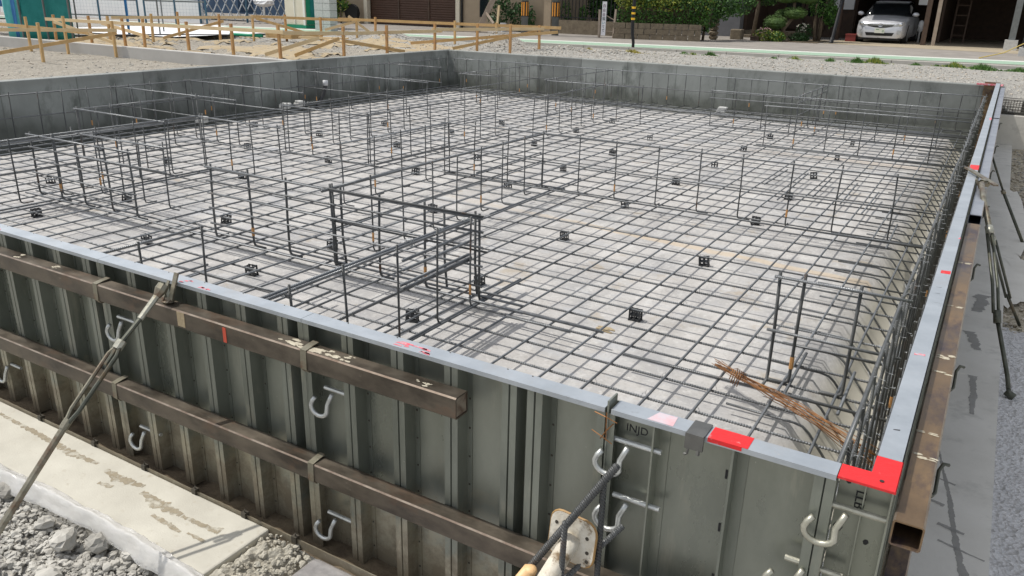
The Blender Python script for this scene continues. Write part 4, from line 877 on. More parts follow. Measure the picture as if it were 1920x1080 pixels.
cage('rebar cage with a pale top rail reaching out from the left wall beside the pipe', 'x', 6.35, -7.5, -4.95, two)
cage('short two bar rebar cage near the far left corner of the walls', 'x', 8.5, -7.5, -6.25, ((.51, .0066), (.26, .0062)))
cage('rebar cage in the far middle of the bed with a thick corner bar', 'x', 7.9, -3.8, -2.28, two)
cage('rebar cage running up to the far wall left of its middle', 'y', -3.85, 7.9, 10.35, two)
cage('tiny rebar cage standing in front of the far wall near its left end', 'x', 7.87, -5.4, -4.7, two)
cage('rebar cage running up to the far wall near its left end', 'y', -5.35, 7.9, 10.35, two)
cage('rebar cage with orange marks crossing the far right of the bed', 'x', 7.1, -.3, 1.92, ((.51, .007), (.28, .0065)), tape=3)
cage('double railed rebar cage just in front of the far wall at right', 'x', 8.35, -1.39, 1.9, ((.51, .007), (.41, .0065), (.25, .0065)), tape=3)
cage('rebar cage running up to the far wall right of its middle', 'y', -.2, 8.4, 10.35, ((.51, .008), (.42, .007), (.25, .0065)))
cage('rebar cage in the far left quarter with a thick dark top bar', 'y', -2.85, 5.75, 7.85, ((.51, .0075), (.25, .0065)))
cage('rebar stub of two uprights and a rail behind the front formwork', 'y', -1.34, -1.2, -.48, ((.515, .0075), (.3, .0065)), sp=.3, tape=0)
t_ = cage('stout four bar rebar frame nearest to the red corner', 'x', .5, 1.43, 1.95, ((.51, .0078), (.25, .0078)), sp=.16, r=.0078, tape=3, bend=-1, at=(1.43, 1.53, 1.77, 1.94))
cage('long rebar grid lining the left wall', 'y', -7.42, -1.2, 10.35, ((.51, .0072), (.26, .0065)), sp=.3, tape=6)
cage('long rebar grid lining the far wall', 'x', 10.42, -7.3, 1.95, ((.51, .0072), (.26, .0065)), sp=.28, tape=5)
t_ = cage('dense rebar grid standing along the right formwork', 'y', 1.955, -1.2, 10.35, ((.51, .0085), (.34, .006), (.15, .006), (-.2, .0065)), sp=.27, zb=-.29, r=.0056, tape=7, hook=False)
b_ = MB()
for k in range(80):
    y = -1.1 + k * .14; z = rnd.choice([.51, .51, .36, .18]); s_ = rnd.uniform(.5, 1.0)
    b_.tube([(1.935, y, z - .006), (1.95, y + .004, z + .011), (1.97, y + .004, z + .004), (1.98 + .006 * s_, y - .008 * s_, z + .012 * s_), (1.985 + .008 * s_, y + .006, z - .01 * s_)], .001, 3, cap=False)
o = b_.build('cage_ties', 'wire', t_); o['kind'] = 'stuff'

# ------------------------------------------------------------------ spacers
SP = [(.54, 1.01), (-.55, 1.0), (-.53, .26), (.55, 2.25), (-.57, 2.24), (-.59, 3.47), (.55, 3.6), (.57, 4.72), (.57, 5.9), (-.5, 5.8), (-.55, 4.68), (-1.79, 4.56), (-1.85, 3.5), (-2.86, 4.5), (-1.9, 2.32), (-1.87, 1.04), (-3.03, 1.06), (-1.89, .3), (-3.05, .35), (-4.39, .31), (-4.2, 2.26), (-4.1, 3.38), (-4.28, 1.04), (-5.46, 1.06), (-4.1, 4.58), (-4.14, 5.8), (-4.08, 7.0), (-2.96, 3.46), (-1.76, 5.78), (-1.8, 7.1), (-2.88, 7.05), (-2.82, 5.74), (-2.85, 8.2), (-.5, 8.3), (-.53, 7.08), (.58, 7.2), (.56, 8.4), (-5.3, 5.8), (-5.4, 4.6), (-5.4, 2.3), (-5.4, 3.4), (-6.6, 2.3), (-6.6, 4.6)]
NEAR = {0: 'black plastic spacer standing alone beside the brown mud spot on the concrete', 1: 'black plastic spacer just behind the stacked heavy bars', 2: 'black plastic spacer in front of the short heavy cage', 3: 'black plastic spacer nearest the right hand ochre line', 4: 'black plastic spacer in the open bed behind the stacked heavy bars', 5: 'black plastic spacer under the long cross cage near its middle', 6: 'black plastic spacer just behind the long cross cage at right', 7: 'black plastic spacer in the second row behind the long cross cage at right',
        14: 'black plastic spacer beside the ochre line behind the front cage', 15: 'black plastic spacer with a taped upright in front of it in the front cage', 16: 'black plastic spacer between the two uprights at the start of the front cage', 17: 'black plastic spacer close to the front flange at left', 18: 'black plastic spacer under the rebar stub at left', 19: 'black plastic spacer at the left frame edge near the front flange', 22: 'black plastic spacer behind the left front cage beside a taped bar', 23: 'black plastic spacer at the far left edge of the frame'}
def spacer_mesh(t_, h=.068):
    x, y = t_.location.x, t_.location.y; z0 = -.08; b_ = MB()
    W_ = .03; D_ = .019; p = .0052
    for s_ in (-1, 1):
        yy = y + s_ * D_
        for xx in (-W_, 0, W_): b_.box(x + xx - p, yy - .003, z0, x + xx + p, yy + .003, z0 + h)
        for zz in (.004, h * .5, h - .006): b_.box(x - W_ + p, yy - .0026, z0 + zz - .0035, x - p, yy + .0026, z0 + zz + .0045); b_.box(x + p, yy - .0026, z0 + zz - .0035, x + W_ - p, yy + .0026, z0 + zz + .0045)
        for xx in (-W_, W_): b_.box(x + xx - .007, yy - .005, z0 - .002, x + xx + .007, yy + .005, z0 + .006)
    for xx in (-W_, W_):
        for zz in (.006, h * .5, h - .006): b_.box(x + xx - .003, y - D_ + .003, z0 + zz - .004, x + xx + .003, y + D_ - .003, z0 + zz + .004)
    b_.box(x - W_ + p, y - D_ + .003, z0 + h * .5 - .002, x + W_ - p, y + D_ - .003, z0 + h * .5 + .002)
    return b_.build('spacer_frame', 'spacer', t_)
proto = None
for i, (x, y) in enumerate(SP):
    lb = NEAR.get(i, 'small black plastic spacer under the mesh in the far half of the bed')
    if proto is None:
        proto = thing('rebar_spacer', lb, 'spacer', (x, y, -.08), 'black plastic spacers under the mesh'); spacer_mesh(proto); sp0 = proto
    else:
        c = dup(proto, (x, y, -.08), lb); c.rotation_euler = (rnd.uniform(-.1, .1), rnd.uniform(-.14, .14), rnd.choice([0, 0, .15, -.2, 1.57, 1.4, .4]))
# pale concrete blocks and pipe near the walls
for (x, y, z, rz, lb) in ((-7.2, 5.75, .0, .4, 'pale concrete spacer block beside its twin at the left wall'), (-7.2, 6.05, .01, -.2, 'pale concrete spacer block nearest the grey pipe'), (-7.0, 4.05, 0, .2, 'pale concrete spacer block on the bars in front of the left wall'), (-1.75, 10.1, -.01, 0, 'small pale block at the foot of the far wall')):
    t_ = thing('concrete_block', lb, 'block', (x, y, z)); b_ = MB(); b_.box(x - .07, y - .06, z, x + .07, y + .06, z + .05); b_.box(x - .05, y - .05, z + .05, x + .09, y + .05, z + .085)
    o = b_.build('block_body', 'block_white', t_); o.rotation_euler.z = rz; bv = o.modifiers.new('bevel', 'BEVEL'); bv.width = .008
t_ = thing('vent_pipe', 'short dark bent pipe with a white taped top by the left wall', 'pipe', (-7.3, 6.75, -.1))
b_ = MB(); b_.tube([(-7.34, 6.55, -.15), (-7.33, 6.62, .0), (-7.31, 6.7, .12), (-7.3, 6.74, .22), (-7.3, 6.75, .27)], .034, 12); b_.build('pipe', 'pvc_dark', t_, smooth=True)
b_ = MB(); b_.tube([(-7.3, 6.75, .26), (-7.3, 6.755, .345)], .042, 12); b_.build('cap', 'pvc_white', t_, smooth=True)
# bundle of rusty tie wire
b_ = MB()
for k in range(17):
    a = Vector((1.19 + rnd.uniform(-.015, .015), .44 + rnd.uniform(-.02, .02), .03 + rnd.uniform(0, .02))); c = Vector((1.98 + rnd.uniform(-.02, .02), -.1 + rnd.uniform(-.03, .03), .03 + rnd.uniform(-.02, .05)))
    n_ = 7; path = []
    for i in range(n_ + 1):
        t = i / n_; sq = 1 - .65 * math.exp(-((t - .2) / .15) ** 2); o_ = Vector((rnd.gauss(0, .006), rnd.gauss(0, .008), rnd.gauss(0, .006) + .02 * math.sin(t * 3.1))) * sq
        path.append(a.lerp(c, t) + o_)
    b_.tube(path, .0017, 4)
for k in range(5):
    x = 1.3 + .012 * k; y = .362 - .008 * k; b_.tube([(x - .01, y - .03, .01), (x, y - .01, .07), (x + .012, y + .03, .06), (x + .01, y + .03, .01)], .0024, 4)
tag(b_.build('wire_bundle', 'rusty_wire', smooth=True), 'rusty bundle of tie wires lying on the mesh near the red corner', 'wire bundle')
b_ = MB()
for k in range(9): b_.blob((.44 + rnd.uniform(-.05, .05), .78 + rnd.uniform(-.03, .03), -.08), rnd.uniform(.015, .04), rnd.uniform(.01, .02), .003, k, .3, 0, 4, 8)
o = b_.build('mud_spot', 'sand'); struct(o)

# ------------------------------------------------------------------ right hand braces
def rod(t_, nm, pts, r, mt, n=8):
    b_ = MB(); b_.tube(pts, r, n); return b_.build(nm, mt, t_, smooth=True)
t_ = thing('turnbuckle_brace', 'mossy turnbuckle brace hooked over the right flange and ending on the light ground', 'brace', (2.12, 2.5, .68))
b_ = MB(); b_.bar((2.03, 2.86, .715), (2.21, 2.42, .70), .03, .01); b_.bar((2.1, 2.5, .71), (2.17, 2.5, .60), .06, .012); b_.blob((2.15, 2.52, .69), .035, .05, .025, 2, .2); b_.build('hook_clamp', 'brace', t_)
rod(t_, 'upper_rod', [(2.135, 2.42, .70), (2.16, 2.18, .66), (2.22, 1.85, .56)], .016, 'brace'); rod(t_, 'collar', [(2.215, 1.87, .565), (2.225, 1.82, .55)], .022, 'galv_dull')
for s_ in (-.012, .012): rod(t_, 'turnbuckle_bar', [(2.22 + s_, 1.84, .555), (2.3 + s_, 1.62, .32), (2.33 + s_, 1.52, .2)], .0085, 'brace_dark')
rod(t_, 'collar', [(2.333, 1.53, .21), (2.345, 1.49, .16)], .02, 'brace_dark'); rod(t_, 'lower_rod', [(2.34, 1.51, .18), (2.44, 1.4, -.08), (2.47, 1.36, -.18)], .011, 'brace_dark'); rod(t_, 'foot_plate', [(2.45, 1.365, -.155), (2.49, 1.35, -.172)], .02, 'brace_dark')
t_ = thing('turnbuckle_brace', 'second turnbuckle brace running from under the right hook out to the frame edge', 'brace', (2.18, 2.4, .55))
rod(t_, 'upper_rod', [(2.16, 2.45, .6), (2.26, 2.5, .36)], .012, 'brace_dark'); rod(t_, 'collar', [(2.255, 2.5, .37), (2.275, 2.51, .32)], .018, 'galv_dull')
for s_ in (-.012, .012): rod(t_, 'turnbuckle_bar', [(2.265 + s_, 2.5, .35), (2.42 + s_, 2.56, -.02)], .008, 'brace_dark')
rod(t_, 'lower_rod', [(2.41, 2.56, 0), (2.52, 2.6, -.2)], .01, 'brace_dark')
t_ = thing('turnbuckle_brace', 'thin dark brace leaning out from the far right formwork over the pebbles', 'brace', (2.18, 4.8, .5))
rod(t_, 'upper_rod', [(2.16, 4.9, .52), (2.32, 4.85, .2)], .009, 'brace_dark'); rod(t_, 'lower_rod', [(2.31, 4.85, .22), (2.55, 4.75, -.2)], .013, 'brace_dark'); rod(t_, 'collar', [(2.305, 4.85, .23), (2.32, 4.85, .2)], .018, 'brace')
for i, (y, lb) in enumerate(((-1.05, 'bent wire hook sticking out beside the open tube end'), (-.35, 'bent wire hook beside the right tube, second from the near end'), (.95, 'bent wire hook beside the right tube near the brace foot'), (2.3, 'bent wire hook under the second brace'), (3.6, 'bent wire hook beside the grey tube, nearer one'), (4.9, 'bent wire hook beside the grey tube at the cement patch'), (6.6, 'bent wire hook beside the grey tube, farthest one'))):
    b_ = MB(); b_.tube([(2.165, y - .03, .54), (2.176, y - .03, .525), (2.182, y - .015, .53), (2.18, y + .03, .57), (2.188, y + .045, .585), (2.2, y + .055, .58)], .005, 6)
    tag(b_.build('wire_hook', 'brace_dark', smooth=True), lb, 'hook', 'bent hooks on the right formwork')
# wire basket with a dark lump behind the right lower wall
t_ = thing('wire_basket', 'dark rectangular wire basket standing on the low wall at right', 'basket', (2.35, 10.66, .26))
b_ = MB()
for i in range(15):
    x = 2.18 + i * .035; b_.tube([(x, 10.62, .265), (x, 10.62, .47)], .004, 4); b_.tube([(x, 10.62, .268), (x, 10.9, .268)], .004, 4)
for z in (.27, .3, .34, .38, .43, .47): b_.tube([(2.17, 10.62, z), (2.68, 10.62, z)], .005, 4); b_.tube([(2.17, 10.9, z), (2.68, 10.9, z)], .005, 4); b_.tube([(2.68, 10.62, z), (2.68, 10.9, z)], .005, 4)
b_.build('basket_wires', 'crate', t_)
b_ = MB(); b_.box(2.175, 10.64, .272, 2.675, 10.88, .29); b_.box(2.43, 10.66, .285, 2.67, 10.87, .45); b_.build('dark_filling', 'crate', t_)

# ------------------------------------------------------------------ batter boards
STK = {'A': ([(-14.57, 6.16), (-11.91, 4.85), (-13.52, 6.28), (-12.17, 6.38)], 'front left batter board of tan stakes standing before the low wall'),
 'B': ([(-14.51, 6.66), (-13.69, 6.91), (-13.5, 7.19), (-12.49, 6.83), (-12.04, 6.91), (-10.74, 6.89), (-9.55, 6.88), (-8.33, 6.82)], 'long batter board row of tan stakes just behind the low wall'),
 'C': ([(-13.83, 8.4), (-14.4, 9.52), (-13.58, 9.98), (-13.53, 10.94)], 'batter board row of brown stakes in front of the lattice gate'),
 'D': ([(-12.77, 11.27), (-11.84, 11.48)], 'batter board pair of brown stakes in front of the white booth'),
 'E': ([(-8.08, 8.08), (-7.95, 9.13), (-7.88, 10.55)], 'batter board row of brown stakes right behind the left wall'),
 'F': ([(-7.35, 11.29), (-6.47, 11.16), (-6.37, 12.2)], 'batter board corner of tan stakes at the right end of the boards'),
 'H': ([(-11.17, 11.95), (-10.53, 11.85), (-8.5, 12.15), (-7.52, 12.3)], 'far batter board row of tan stakes in front of the brown shutter')}
RAIL = {'A': [((-13.8, 3.9, .93), (-12.1, 6.42, .93)), ((-15.6, 6.05, .93), (-12.9, 6.36, .85)), ((-12.6, 3.6, .47), (-12.15, 6.44, .88))],
 'B': [((-14.7, 6.62, 1.04), (-8.2, 6.78, 1.05)), ((-14.4, 6.6, 1.0), (-12.7, 6.75, .66)), ((-8.75, 6.86, .66), (-8.0, 7.4, .95)), ((-13.9, 7.3, .98), (-12.0, 7.0, .8))],
 'C': [((-14.6, 8.0, 1.06), (-13.4, 11.1, 1.08)), ((-13.75, 8.6, .66), (-13.55, 10.1, 1.0))],
 'D': [((-13.45, 10.9, 1.1), (-11.2, 11.75, 1.08)), ((-13.3, 10.85, 1.06), (-11.9, 11.5, .68)), ((-12.6, 11.6, .66), (-11.4, 11.9, .8))],
 'E': [((-8.33, 6.84, 1.03), (-8.03, 8.15, 1.01)), ((-8.12, 7.95, 1.0), (-7.84, 10.75, 1.0)), ((-8.12, 8.1, .88), (-7.9, 9.6, .64)), ((-8.5, 7.3, .64), (-8.1, 8.0, .92))],
 'F': [((-7.92, 10.5, 1.03), (-6.3, 12.25, 1.07)), ((-8.72, 10.84, .72), (-6.0, 12.3, 1.02)), ((-7.72, 10.95, .66), (-6.42, 12.15, 1.02))],
 'H': [((-11.5, 11.7, 1.1), (-6.1, 12.62, 1.09)), ((-11.5, 12.05, 1.16), (-11.1, 12.5, .72)), ((-11.75, 11.5, .85), (-11.1, 12.0, 1.08))]}
rnd = random.Random(31)
for key, (pts, lb) in STK.items():
    t_ = thing('batter_board', lb, 'batter board', (*pts[0], .6), 'timber batter boards on the gravel plots')
    for (x, y) in pts:
        h = rnd.uniform(.5, .56) - (.03 if key == 'A' else 0); b_ = MB(); lx = rnd.uniform(-.02, .02); w = .042
        b_.bar((x, y, .35), (x + lx, y + rnd.uniform(-.015, .015), G + h), w, w); b_.build('stake', rnd.choice(['wood_stake', 'wood_stake', 'wood']), t_)
    for (p, q) in RAIL[key]:
        b_ = MB(); b_.bar(p, q, .014, .06); b_.build('rail', rnd.choice(['wood', 'wood_pale']), t_)
for i, (x0, y0, x1, y1, z, lb) in enumerate(((-12.2, 11.2, -10.7, 11.0, .66, 'pale plank lying on the gravel behind the batter boards, longer one'), (-11.9, 10.8, -10.9, 11.35, .7, 'pale plank lying crosswise over another plank'))):
    b_ = MB(); b_.bar((x0, y0, z), (x1, y1, z), .09, .03); tag(b_.build('plank', 'wood_pale'), lb, 'plank')
b_ = MB()
for k in range(4): b_.box(-13.3, 11.1, .62 + k * .036, -12.45, 11.45, .65 + k * .036)
o = b_.build('board_stack', 'wood'); tag(o, 'low stack of orange boards on the gravel before the white booth', 'board stack')
b_ = MB(); b_.tube([(-14.3, 10.9, .66), (-13.3, 11.0, .66)], .035, 10); tag(b_.build('green_pipe', 'green_paint', smooth=True), 'short green pipe beside the board stack', 'pipe')
b_ = MB(); b_.tube([(-15.8, 7.6, .64), (-15, 9.4, .65), (-14.2, 10.9, .64), (-13.8, 11.1, .64)], .024, 8); tag(b_.build('black_hose', 'pvc_dark', smooth=True), 'black drain hose lying along the edge of the far plot', 'hose')

# ------------------------------------------------------------------ street: houses
def bx(nm, mt, t_, *a, bev=0):
    b_ = MB(); b_.box(*a); o = b_.build(nm, mt, t_)
    if bev: m_ = o.modifiers.new('bevel', 'BEVEL'); m_.width = bev; m_.segments = 2
    return o
t_ = thing('beige_house', 'beige rendered house with a wide brown roller shutter', 'house', (-15.8, 21, G))
b_ = MB(); b_.box(-21.5, 20.6, G, -18.25, 27, 4.4); b_.box(-14.2, 20.6, G, -10.9, 27, 4.4); b_.box(-18.25, 20.6, 3.0, -14.2, 27, 4.4); b_.box(-18.25, 22, G, -14.2, 27, 3.0); b_.build('wall', 'house_beige', t_)
bx('roof', 'roof_dark', t_, -22, 19.9, 4.4, -10.4, 27.6, 4.6)
sh = []
for k in range(3):
    x0 = -18.2 + k * 1.33; b_ = MB()
    for q in range(30):
        z = .64 + q * .08; b_.extr([(0, 0), (-.014, .012), (-.014, .066), (0, .078)], x0 + .03, x0 + 1.3, lambda p, a: (a, 20.72 + p[0], z + p[1]))
    o = b_.build('roller_shutter', 'brown_shutter', t_)
    bx('shutter_post', 'wood_dark', t_, x0 - .03, 20.68, G, x0 + .03, 20.76, 3.0)
bx('garage_post', 'cream_paint', t_, -18.33, 20.5, G, -18.17, 20.72, 3.1); bx('garage_post', 'cream_paint', t_, -14.28, 20.5, G, -14.12, 20.72, 3.1)
w_ = bx('window', 'black_metal', t_, -13.35, 20.57, 1.02, -12.95, 20.63, 2.5); bx('pane', 'glass_dark', w_, -13.31, 20.56, 1.06, -12.99, 20.575, 2.46)
w_ = bx('window', 'black_metal', t_, -19.9, 20.57, 1.0, -19.3, 20.63, 2.5); bx('pane', 'glass_dark', w_, -19.86, 20.56, 1.04, -19.34, 20.575, 2.46)
b_ = MB(); b_.tube([(-14.05, 20.55, G), (-14.05, 20.55, 4.3)], .035, 8); b_.build('downpipe', 'black_metal', t_)
t_ = thing('grey_house', 'grey house standing behind the tall hedge', 'house', (-7, 25, G))
bx('wall', 'house_grey', t_, -10.6, 24.2, G, -5.6, 30, 5); bx('roof', 'roof_dark', t_, -11, 23.6, 4.6, -5.4, 30.5, 5.0)
w_ = bx('window', 'black_metal', t_, -8.6, 24.16, 1.3, -7.4, 24.22, 2.6); bx('pane', 'glass_dark', w_, -8.55, 24.14, 1.35, -7.45, 24.165, 2.55)
t_ = thing('dark_house', 'dark timber house with a shadowed entrance porch', 'house', (-4.5, 27, G))
b_ = MB(); b_.box(-5.55, 27.2, G, -2.6, 33, 5); b_.box(-5.7, 24.6, G, -5.5, 33, 5); b_.build('wall', 'wood_dark', t_)
bx('roof', 'roof_dark', t_, -6.4, 24.6, 3.05, -2.9, 33, 3.3)
for x in (-4.95, -4.2):
    d_ = bx('sliding_door', 'wood_dark', t_, x, 27.1, G + .25, x + .7, 27.19, 2.8); bx('door_pane', 'glass_dark', d_, x + .1, 27.08, 1.3, x + .6, 27.105, 2.6)
bx('step', 'stone_wall', t_, -5.6, 23.9, G, -3.7, 24.5, G + .1); bx('step', 'stone_wall', t_, -5.5, 24.5, G, -3.7, 25.2, G + .22)
b_ = MB(); b_.tube([(-2.75, 25.4, G), (-2.75, 25.4, 3.0)], .06, 8); b_.build('porch_post', 'wood_dark', t_)
bx('light_panel', 'white_far', t_, -3.3, 27.1, 1.55, -2.65, 27.18, 2.8)
# carport
t_ = thing('carport', 'deep dark carport with two timber posts and a roof', 'carport', (1, 26, G))
bx('roof', 'roof_dark', t_, -2.52, 24.1, 2.95, 6.5, 33, 3.15)
b_ = MB(); b_.box(-2.6, 31.5, G, 6.5, 31.7, 2.95); b_.box(6.3, 23.9, G, 6.5, 31.5, 2.95); b_.box(-2.66, 27.3, G, -2.56, 31.5, 2.95); b_.box(.05, 26.6, G, .12, 31.5, 2.95); b_.build('wall', 'wood_dark', t_)
for x, y, w, mt in ((-.13, 24.2, .13, 'wood_dark'), (.14, 24.22, .1, 'wood_grey')): bx('post', mt, t_, x - w / 2, y - w / 2, G, x + w / 2, y + w / 2, 2.96)
bx('post', 'pole_grey', t_, 2.02, 23.5, G, 2.18, 23.66, 2.96); bx('post_footing', 'block_white', t_, 1.94, 23.42, G, 2.26, 23.74, G + .28)
b_ = MB(); b_.tube([(-2.4, 22.62, G + .12), (-2.38, 23.2, 1.9), (-2.36, 23.8, 3.0)], .05, 10); b_.tube([(-2.4, 22.5, G), (-2.4, 22.66, G + .16)], .06, 8); b_.build('downpipe', 'black_metal', t_)
t_ = thing('step_ladder', 'dark ladder leaning in the shadowed bay right of the silver car', 'ladder', (.3, 27.2, G))
b_ = MB()
for x in (.42, .78): b_.bar((x, 26.9, G), (x, 27.4, 2.8), .04, .03)
for k in range(7): z = G + .25 + k * .3; y = 26.9 + .5 * (z - G) / 2.2; b_.bar((.42, y, z), (.78, y, z), .03, .03)
b_.build('ladder_frame', 'wood_dark', t_)
b_ = MB(); b_.box(-2.35, 24.5, G, -2.05, 24.9, G + .2); b_.box(-2.36, 24.49, G + .2, -2.04, 24.91, G + .23); tag(b_.build('red_box', 'red_box'), 'small red box on the ground left of the silver car', 'box')
b_ = MB(); b_.tube([(-.42, 25.9, G), (-.42, 25.9, .95), (-.42, 25.88, 1.0), (-.41, 25.85, 1.25), (-.41, 25.85, 1.3)], [.03, .03, .08, .075, .03], 9); tag(b_.build('tool_stand', 'pvc_white', smooth=True), 'white long handled tool standing beside the timber post in the carport', 'tool')
b_ = MB(); b_.box(-.62, 26.2, 1.75, -.28, 26.23, 2.05); tag(b_.build('wall_notice', 'white_far'), 'pale panel seen in the dark between the car and the timber post', 'panel')
b_ = MB(); b_.box(2.3, 20.4, G, 2.75, 20.8, G + .2); b_.tube([(2.4, 20.6, G + .19), (2.4, 20.6, G + .24)], .05, 8); tag(b_.build('concrete_footing', 'block_white'), 'weathered concrete block at the right frame edge by the road', 'block')
b_ = MB(); b_.box(2.34, 20.45, G + .24, 2.7, 20.75, G + .8); b_.box(2.32, 20.43, G + .78, 2.72, 20.77, G + .82); tag(b_.build('dark_cabinet', 'black_metal'), 'dark cabinet standing on the concrete block at the right edge', 'cabinet')
b_ = MB(); b_.tube([(1.55, 18.4, G + .02), (2.0, 19.2, G + .12), (2.6, 20.3, G + .45)], .012, 5); tag(b_.build('yellow_rope', 'rope'), 'thin yellow rope slanting to the concrete block at the right', 'rope')

# ------------------------------------------------------------------ car
CX, CY, CS = -1.36, 24.2, .82
def cp(x, y, z): return (CX + x * CS + .02 * y, CY + y * CS, G + z * CS)
t_ = thing('parked_car', 'silver hatchback car parked nose out in the dark carport', 'car', (CX, CY + 1.8, G))
ys_ = [0, .05, .14, .32, .6, .95, 1.2, 1.8, 2.6, 3.4, 3.95, 4.2]
ws_ = [.56, .7, .79, .845, .865, .872, .872, .872, .872, .865, .83, .72]
hs_ = [.68, .735, .79, .845, .9, .955, .985, 1.0, 1.0, 1.0, .97, .9]
def loft(secs, nm, mt, close_ends=True):
    b_ = MB(); n = len(secs[0])
    for s_ in secs: b_.v += [cp(*p) for p in s_]
    for i in range(len(secs) - 1):
        for j in range(n - 1): a = i * n + j; b_.face((a, a + 1, a + n + 1, a + n))
    if close_ends: b_.face(tuple(reversed(range(n)))); b_.face(tuple((len(secs) - 1) * n + j for j in range(n)))
    o = b_.build(nm, mt, t_, smooth=True)
    return o
secs = []
for y, w, h in zip(ys_, ws_, hs_):
    half = [(w * .9, .2), (w * .985, .3), (w, .45), (w * .99, .6), (w * .95, h - .1), (w * .84, h - .03), (w * .5, h), (0, h + .012)]
    secs.append([(-x, y, z) for x, z in half] + [(x, y, z) for x, z in reversed(half[:-1])])
loft(secs, 'body', 'silver_paint')
secs = []
for y, wb, wt, z in ((1.1, .78, .6, .99), (1.4, .8, .62, 1.2), (1.85, .81, .62, 1.44), (2.5, .81, .61, 1.485), (3.3, .8, .58, 1.43), (3.9, .76, .56, 1.08)):
    zb_ = .965; half = [(wb, zb_), (wb * .97, zb_ + (z - zb_) * .4), (wt * 1.06, zb_ + (z - zb_) * .9), (wt * .9, z), (0, z + .01)]
    secs.append([(-x, y, q) for x, q in half] + [(x, y, q) for x, q in reversed(half[:-1])])
loft(secs, 'glasshouse', 'glass_dark')
secs = []
for y, wt, z in ((1.84, .6, 1.452), (2.0, .61, 1.472), (2.5, .61, 1.5), (3.2, .59, 1.455), (3.5, .57, 1.4)):
    half = [(wt, z - .02), (wt * .9, z), (0, z + .015)]; secs.append([(-x, y, q) for x, q in half] + [(x, y, q) for x, q in reversed(half[:-1])])
loft(secs, 'roof_panel', 'silver_paint')
def strip(nm, mt, pts_lo, pts_hi, parent, off=-.012):
    b_ = MB(); n = len(pts_lo)
    for p in pts_lo + pts_hi: b_.v.append(cp(p[0], p[1] + off, p[2]))
    for i in range(n - 1): b_.face((i, i + 1, n + i + 1, n + i))
    return b_.build(nm, mt, parent)
gr = strip('grille', 'rubber', [(-.43, .0, .60), (-.2, -.012, .565), (0, -.018, .555), (.2, -.012, .565), (.43, .0, .60)], [(-.45, .0, .665), (-.2, -.012, .66), (0, -.018, .66), (.2, -.012, .66), (.45, .0, .665)], t_)
strip('grille_trim', 'chrome', [(-.47, .0, .662), (-.2, -.015, .655), (0, -.02, .655), (.2, -.015, .655), (.47, .0, .662)], [(-.48, .0, .69), (-.2, -.015, .685), (0, -.02, .695), (.2, -.015, .685), (.48, .0, .69)], gr, -.02)
strip('grille_bar', 'chrome', [(-.43, .0, .622), (0, -.018, .612), (.43, .0, .622)], [(-.43, .0, .632), (0, -.018, .624), (.43, .0, .632)], gr, -.02)
b_ = MB()
def ell(rx, rz, zc, r_):
    pts = [cp(rx * math.cos(a * math.pi / 10), -.05, zc + rz * math.sin(a * math.pi / 10)) for a in range(21)]; b_.tube(pts, r_ * CS, 5, cap=False)
ell(.075, .05, .645, .009); ell(.026, .046, .645, .008); ell(.05, .018, .668, .008); b_.build('emblem', 'chrome', t_)
strip('lower_intake', 'rubber', [(-.44, .0, .28), (0, -.012, .275), (.44, .0, .28)], [(-.5, .0, .39), (0, -.012, .385), (.5, .0, .39)], t_)
b_ = MB(); b_.box(*cp(-.17, -.045, .37), *cp(.17, -.03, .54)); pl = b_.build('licence_plate', 'plate_white', t_)
b_ = MB()
for x, w in ((.09, .012), (.125, .012)): b_.box(*cp(x, -.049, .4), *cp(x + w, -.0455, .48))
b_.box(*cp(-.13, -.049, .49), *cp(-.02, -.0455, .51)); b_.build('plate_characters', 'plate_ink', pl)
for s_ in (-1, 1):
    lo = [(.40 * s_, .0, .60), (.55 * s_, .0, .605), (.69 * s_, .045, .63), (.78 * s_, .14, .665)]; hi = [(.47 * s_, .0, .665), (.56 * s_, .0, .70), (.69 * s_, .05, .745), (.785 * s_, .14, .785)]
    if s_ < 0: lo, hi = lo[::-1], hi[::-1]
    hl = strip('headlight', 'lamp_glass', lo, hi, t_, -.018); b_ = MB(); b_.blob(cp(.66 * s_, .01, .69), .05, .02, .05, 1, 0, 0, 6, 10); b_.build('bulb', 'chrome', hl)
    lo = [(.6 * s_, .012, .33), (.7 * s_, .05, .33)]; hi = [(.61 * s_, .012, .49), (.71 * s_, .05, .47)]
    if s_ < 0: lo, hi = lo[::-1], hi[::-1]
    strip('fog_lamp', 'lamp_glass', lo, hi, t_, -.02)
    m_ = MB(); m_.blob(cp(.96 * s_, 1.25, 1.03), .1, .05, .065, 2, .05, 0, 6, 8); m_.bar(cp(.84 * s_, 1.3, 1.0), cp(.92 * s_, 1.26, 1.02), .03, .03); m_.build('wing_mirror', 'silver_paint', t_, smooth=True)
    for y in (.78, 3.45):
        b_ = MB(); b_.tube([cp(.68 * s_, y, .31), cp(.86 * s_, y, .31)], .29, 18); wh = b_.build('wheel', 'rubber', t_)
        b_ = MB(); b_.tube([cp(.85 * s_, y, .31), cp(.868 * s_, y, .31)], .19, 14); b_.build('rim', 'galv', wh)
strip('bumper_underside', 'rubber', [(-.7, .06, .12), (0, .02, .12), (.7, .06, .12)], [(-.72, .06, .21), (0, -.0, .205), (.72, .06, .21)], t_, -.004)

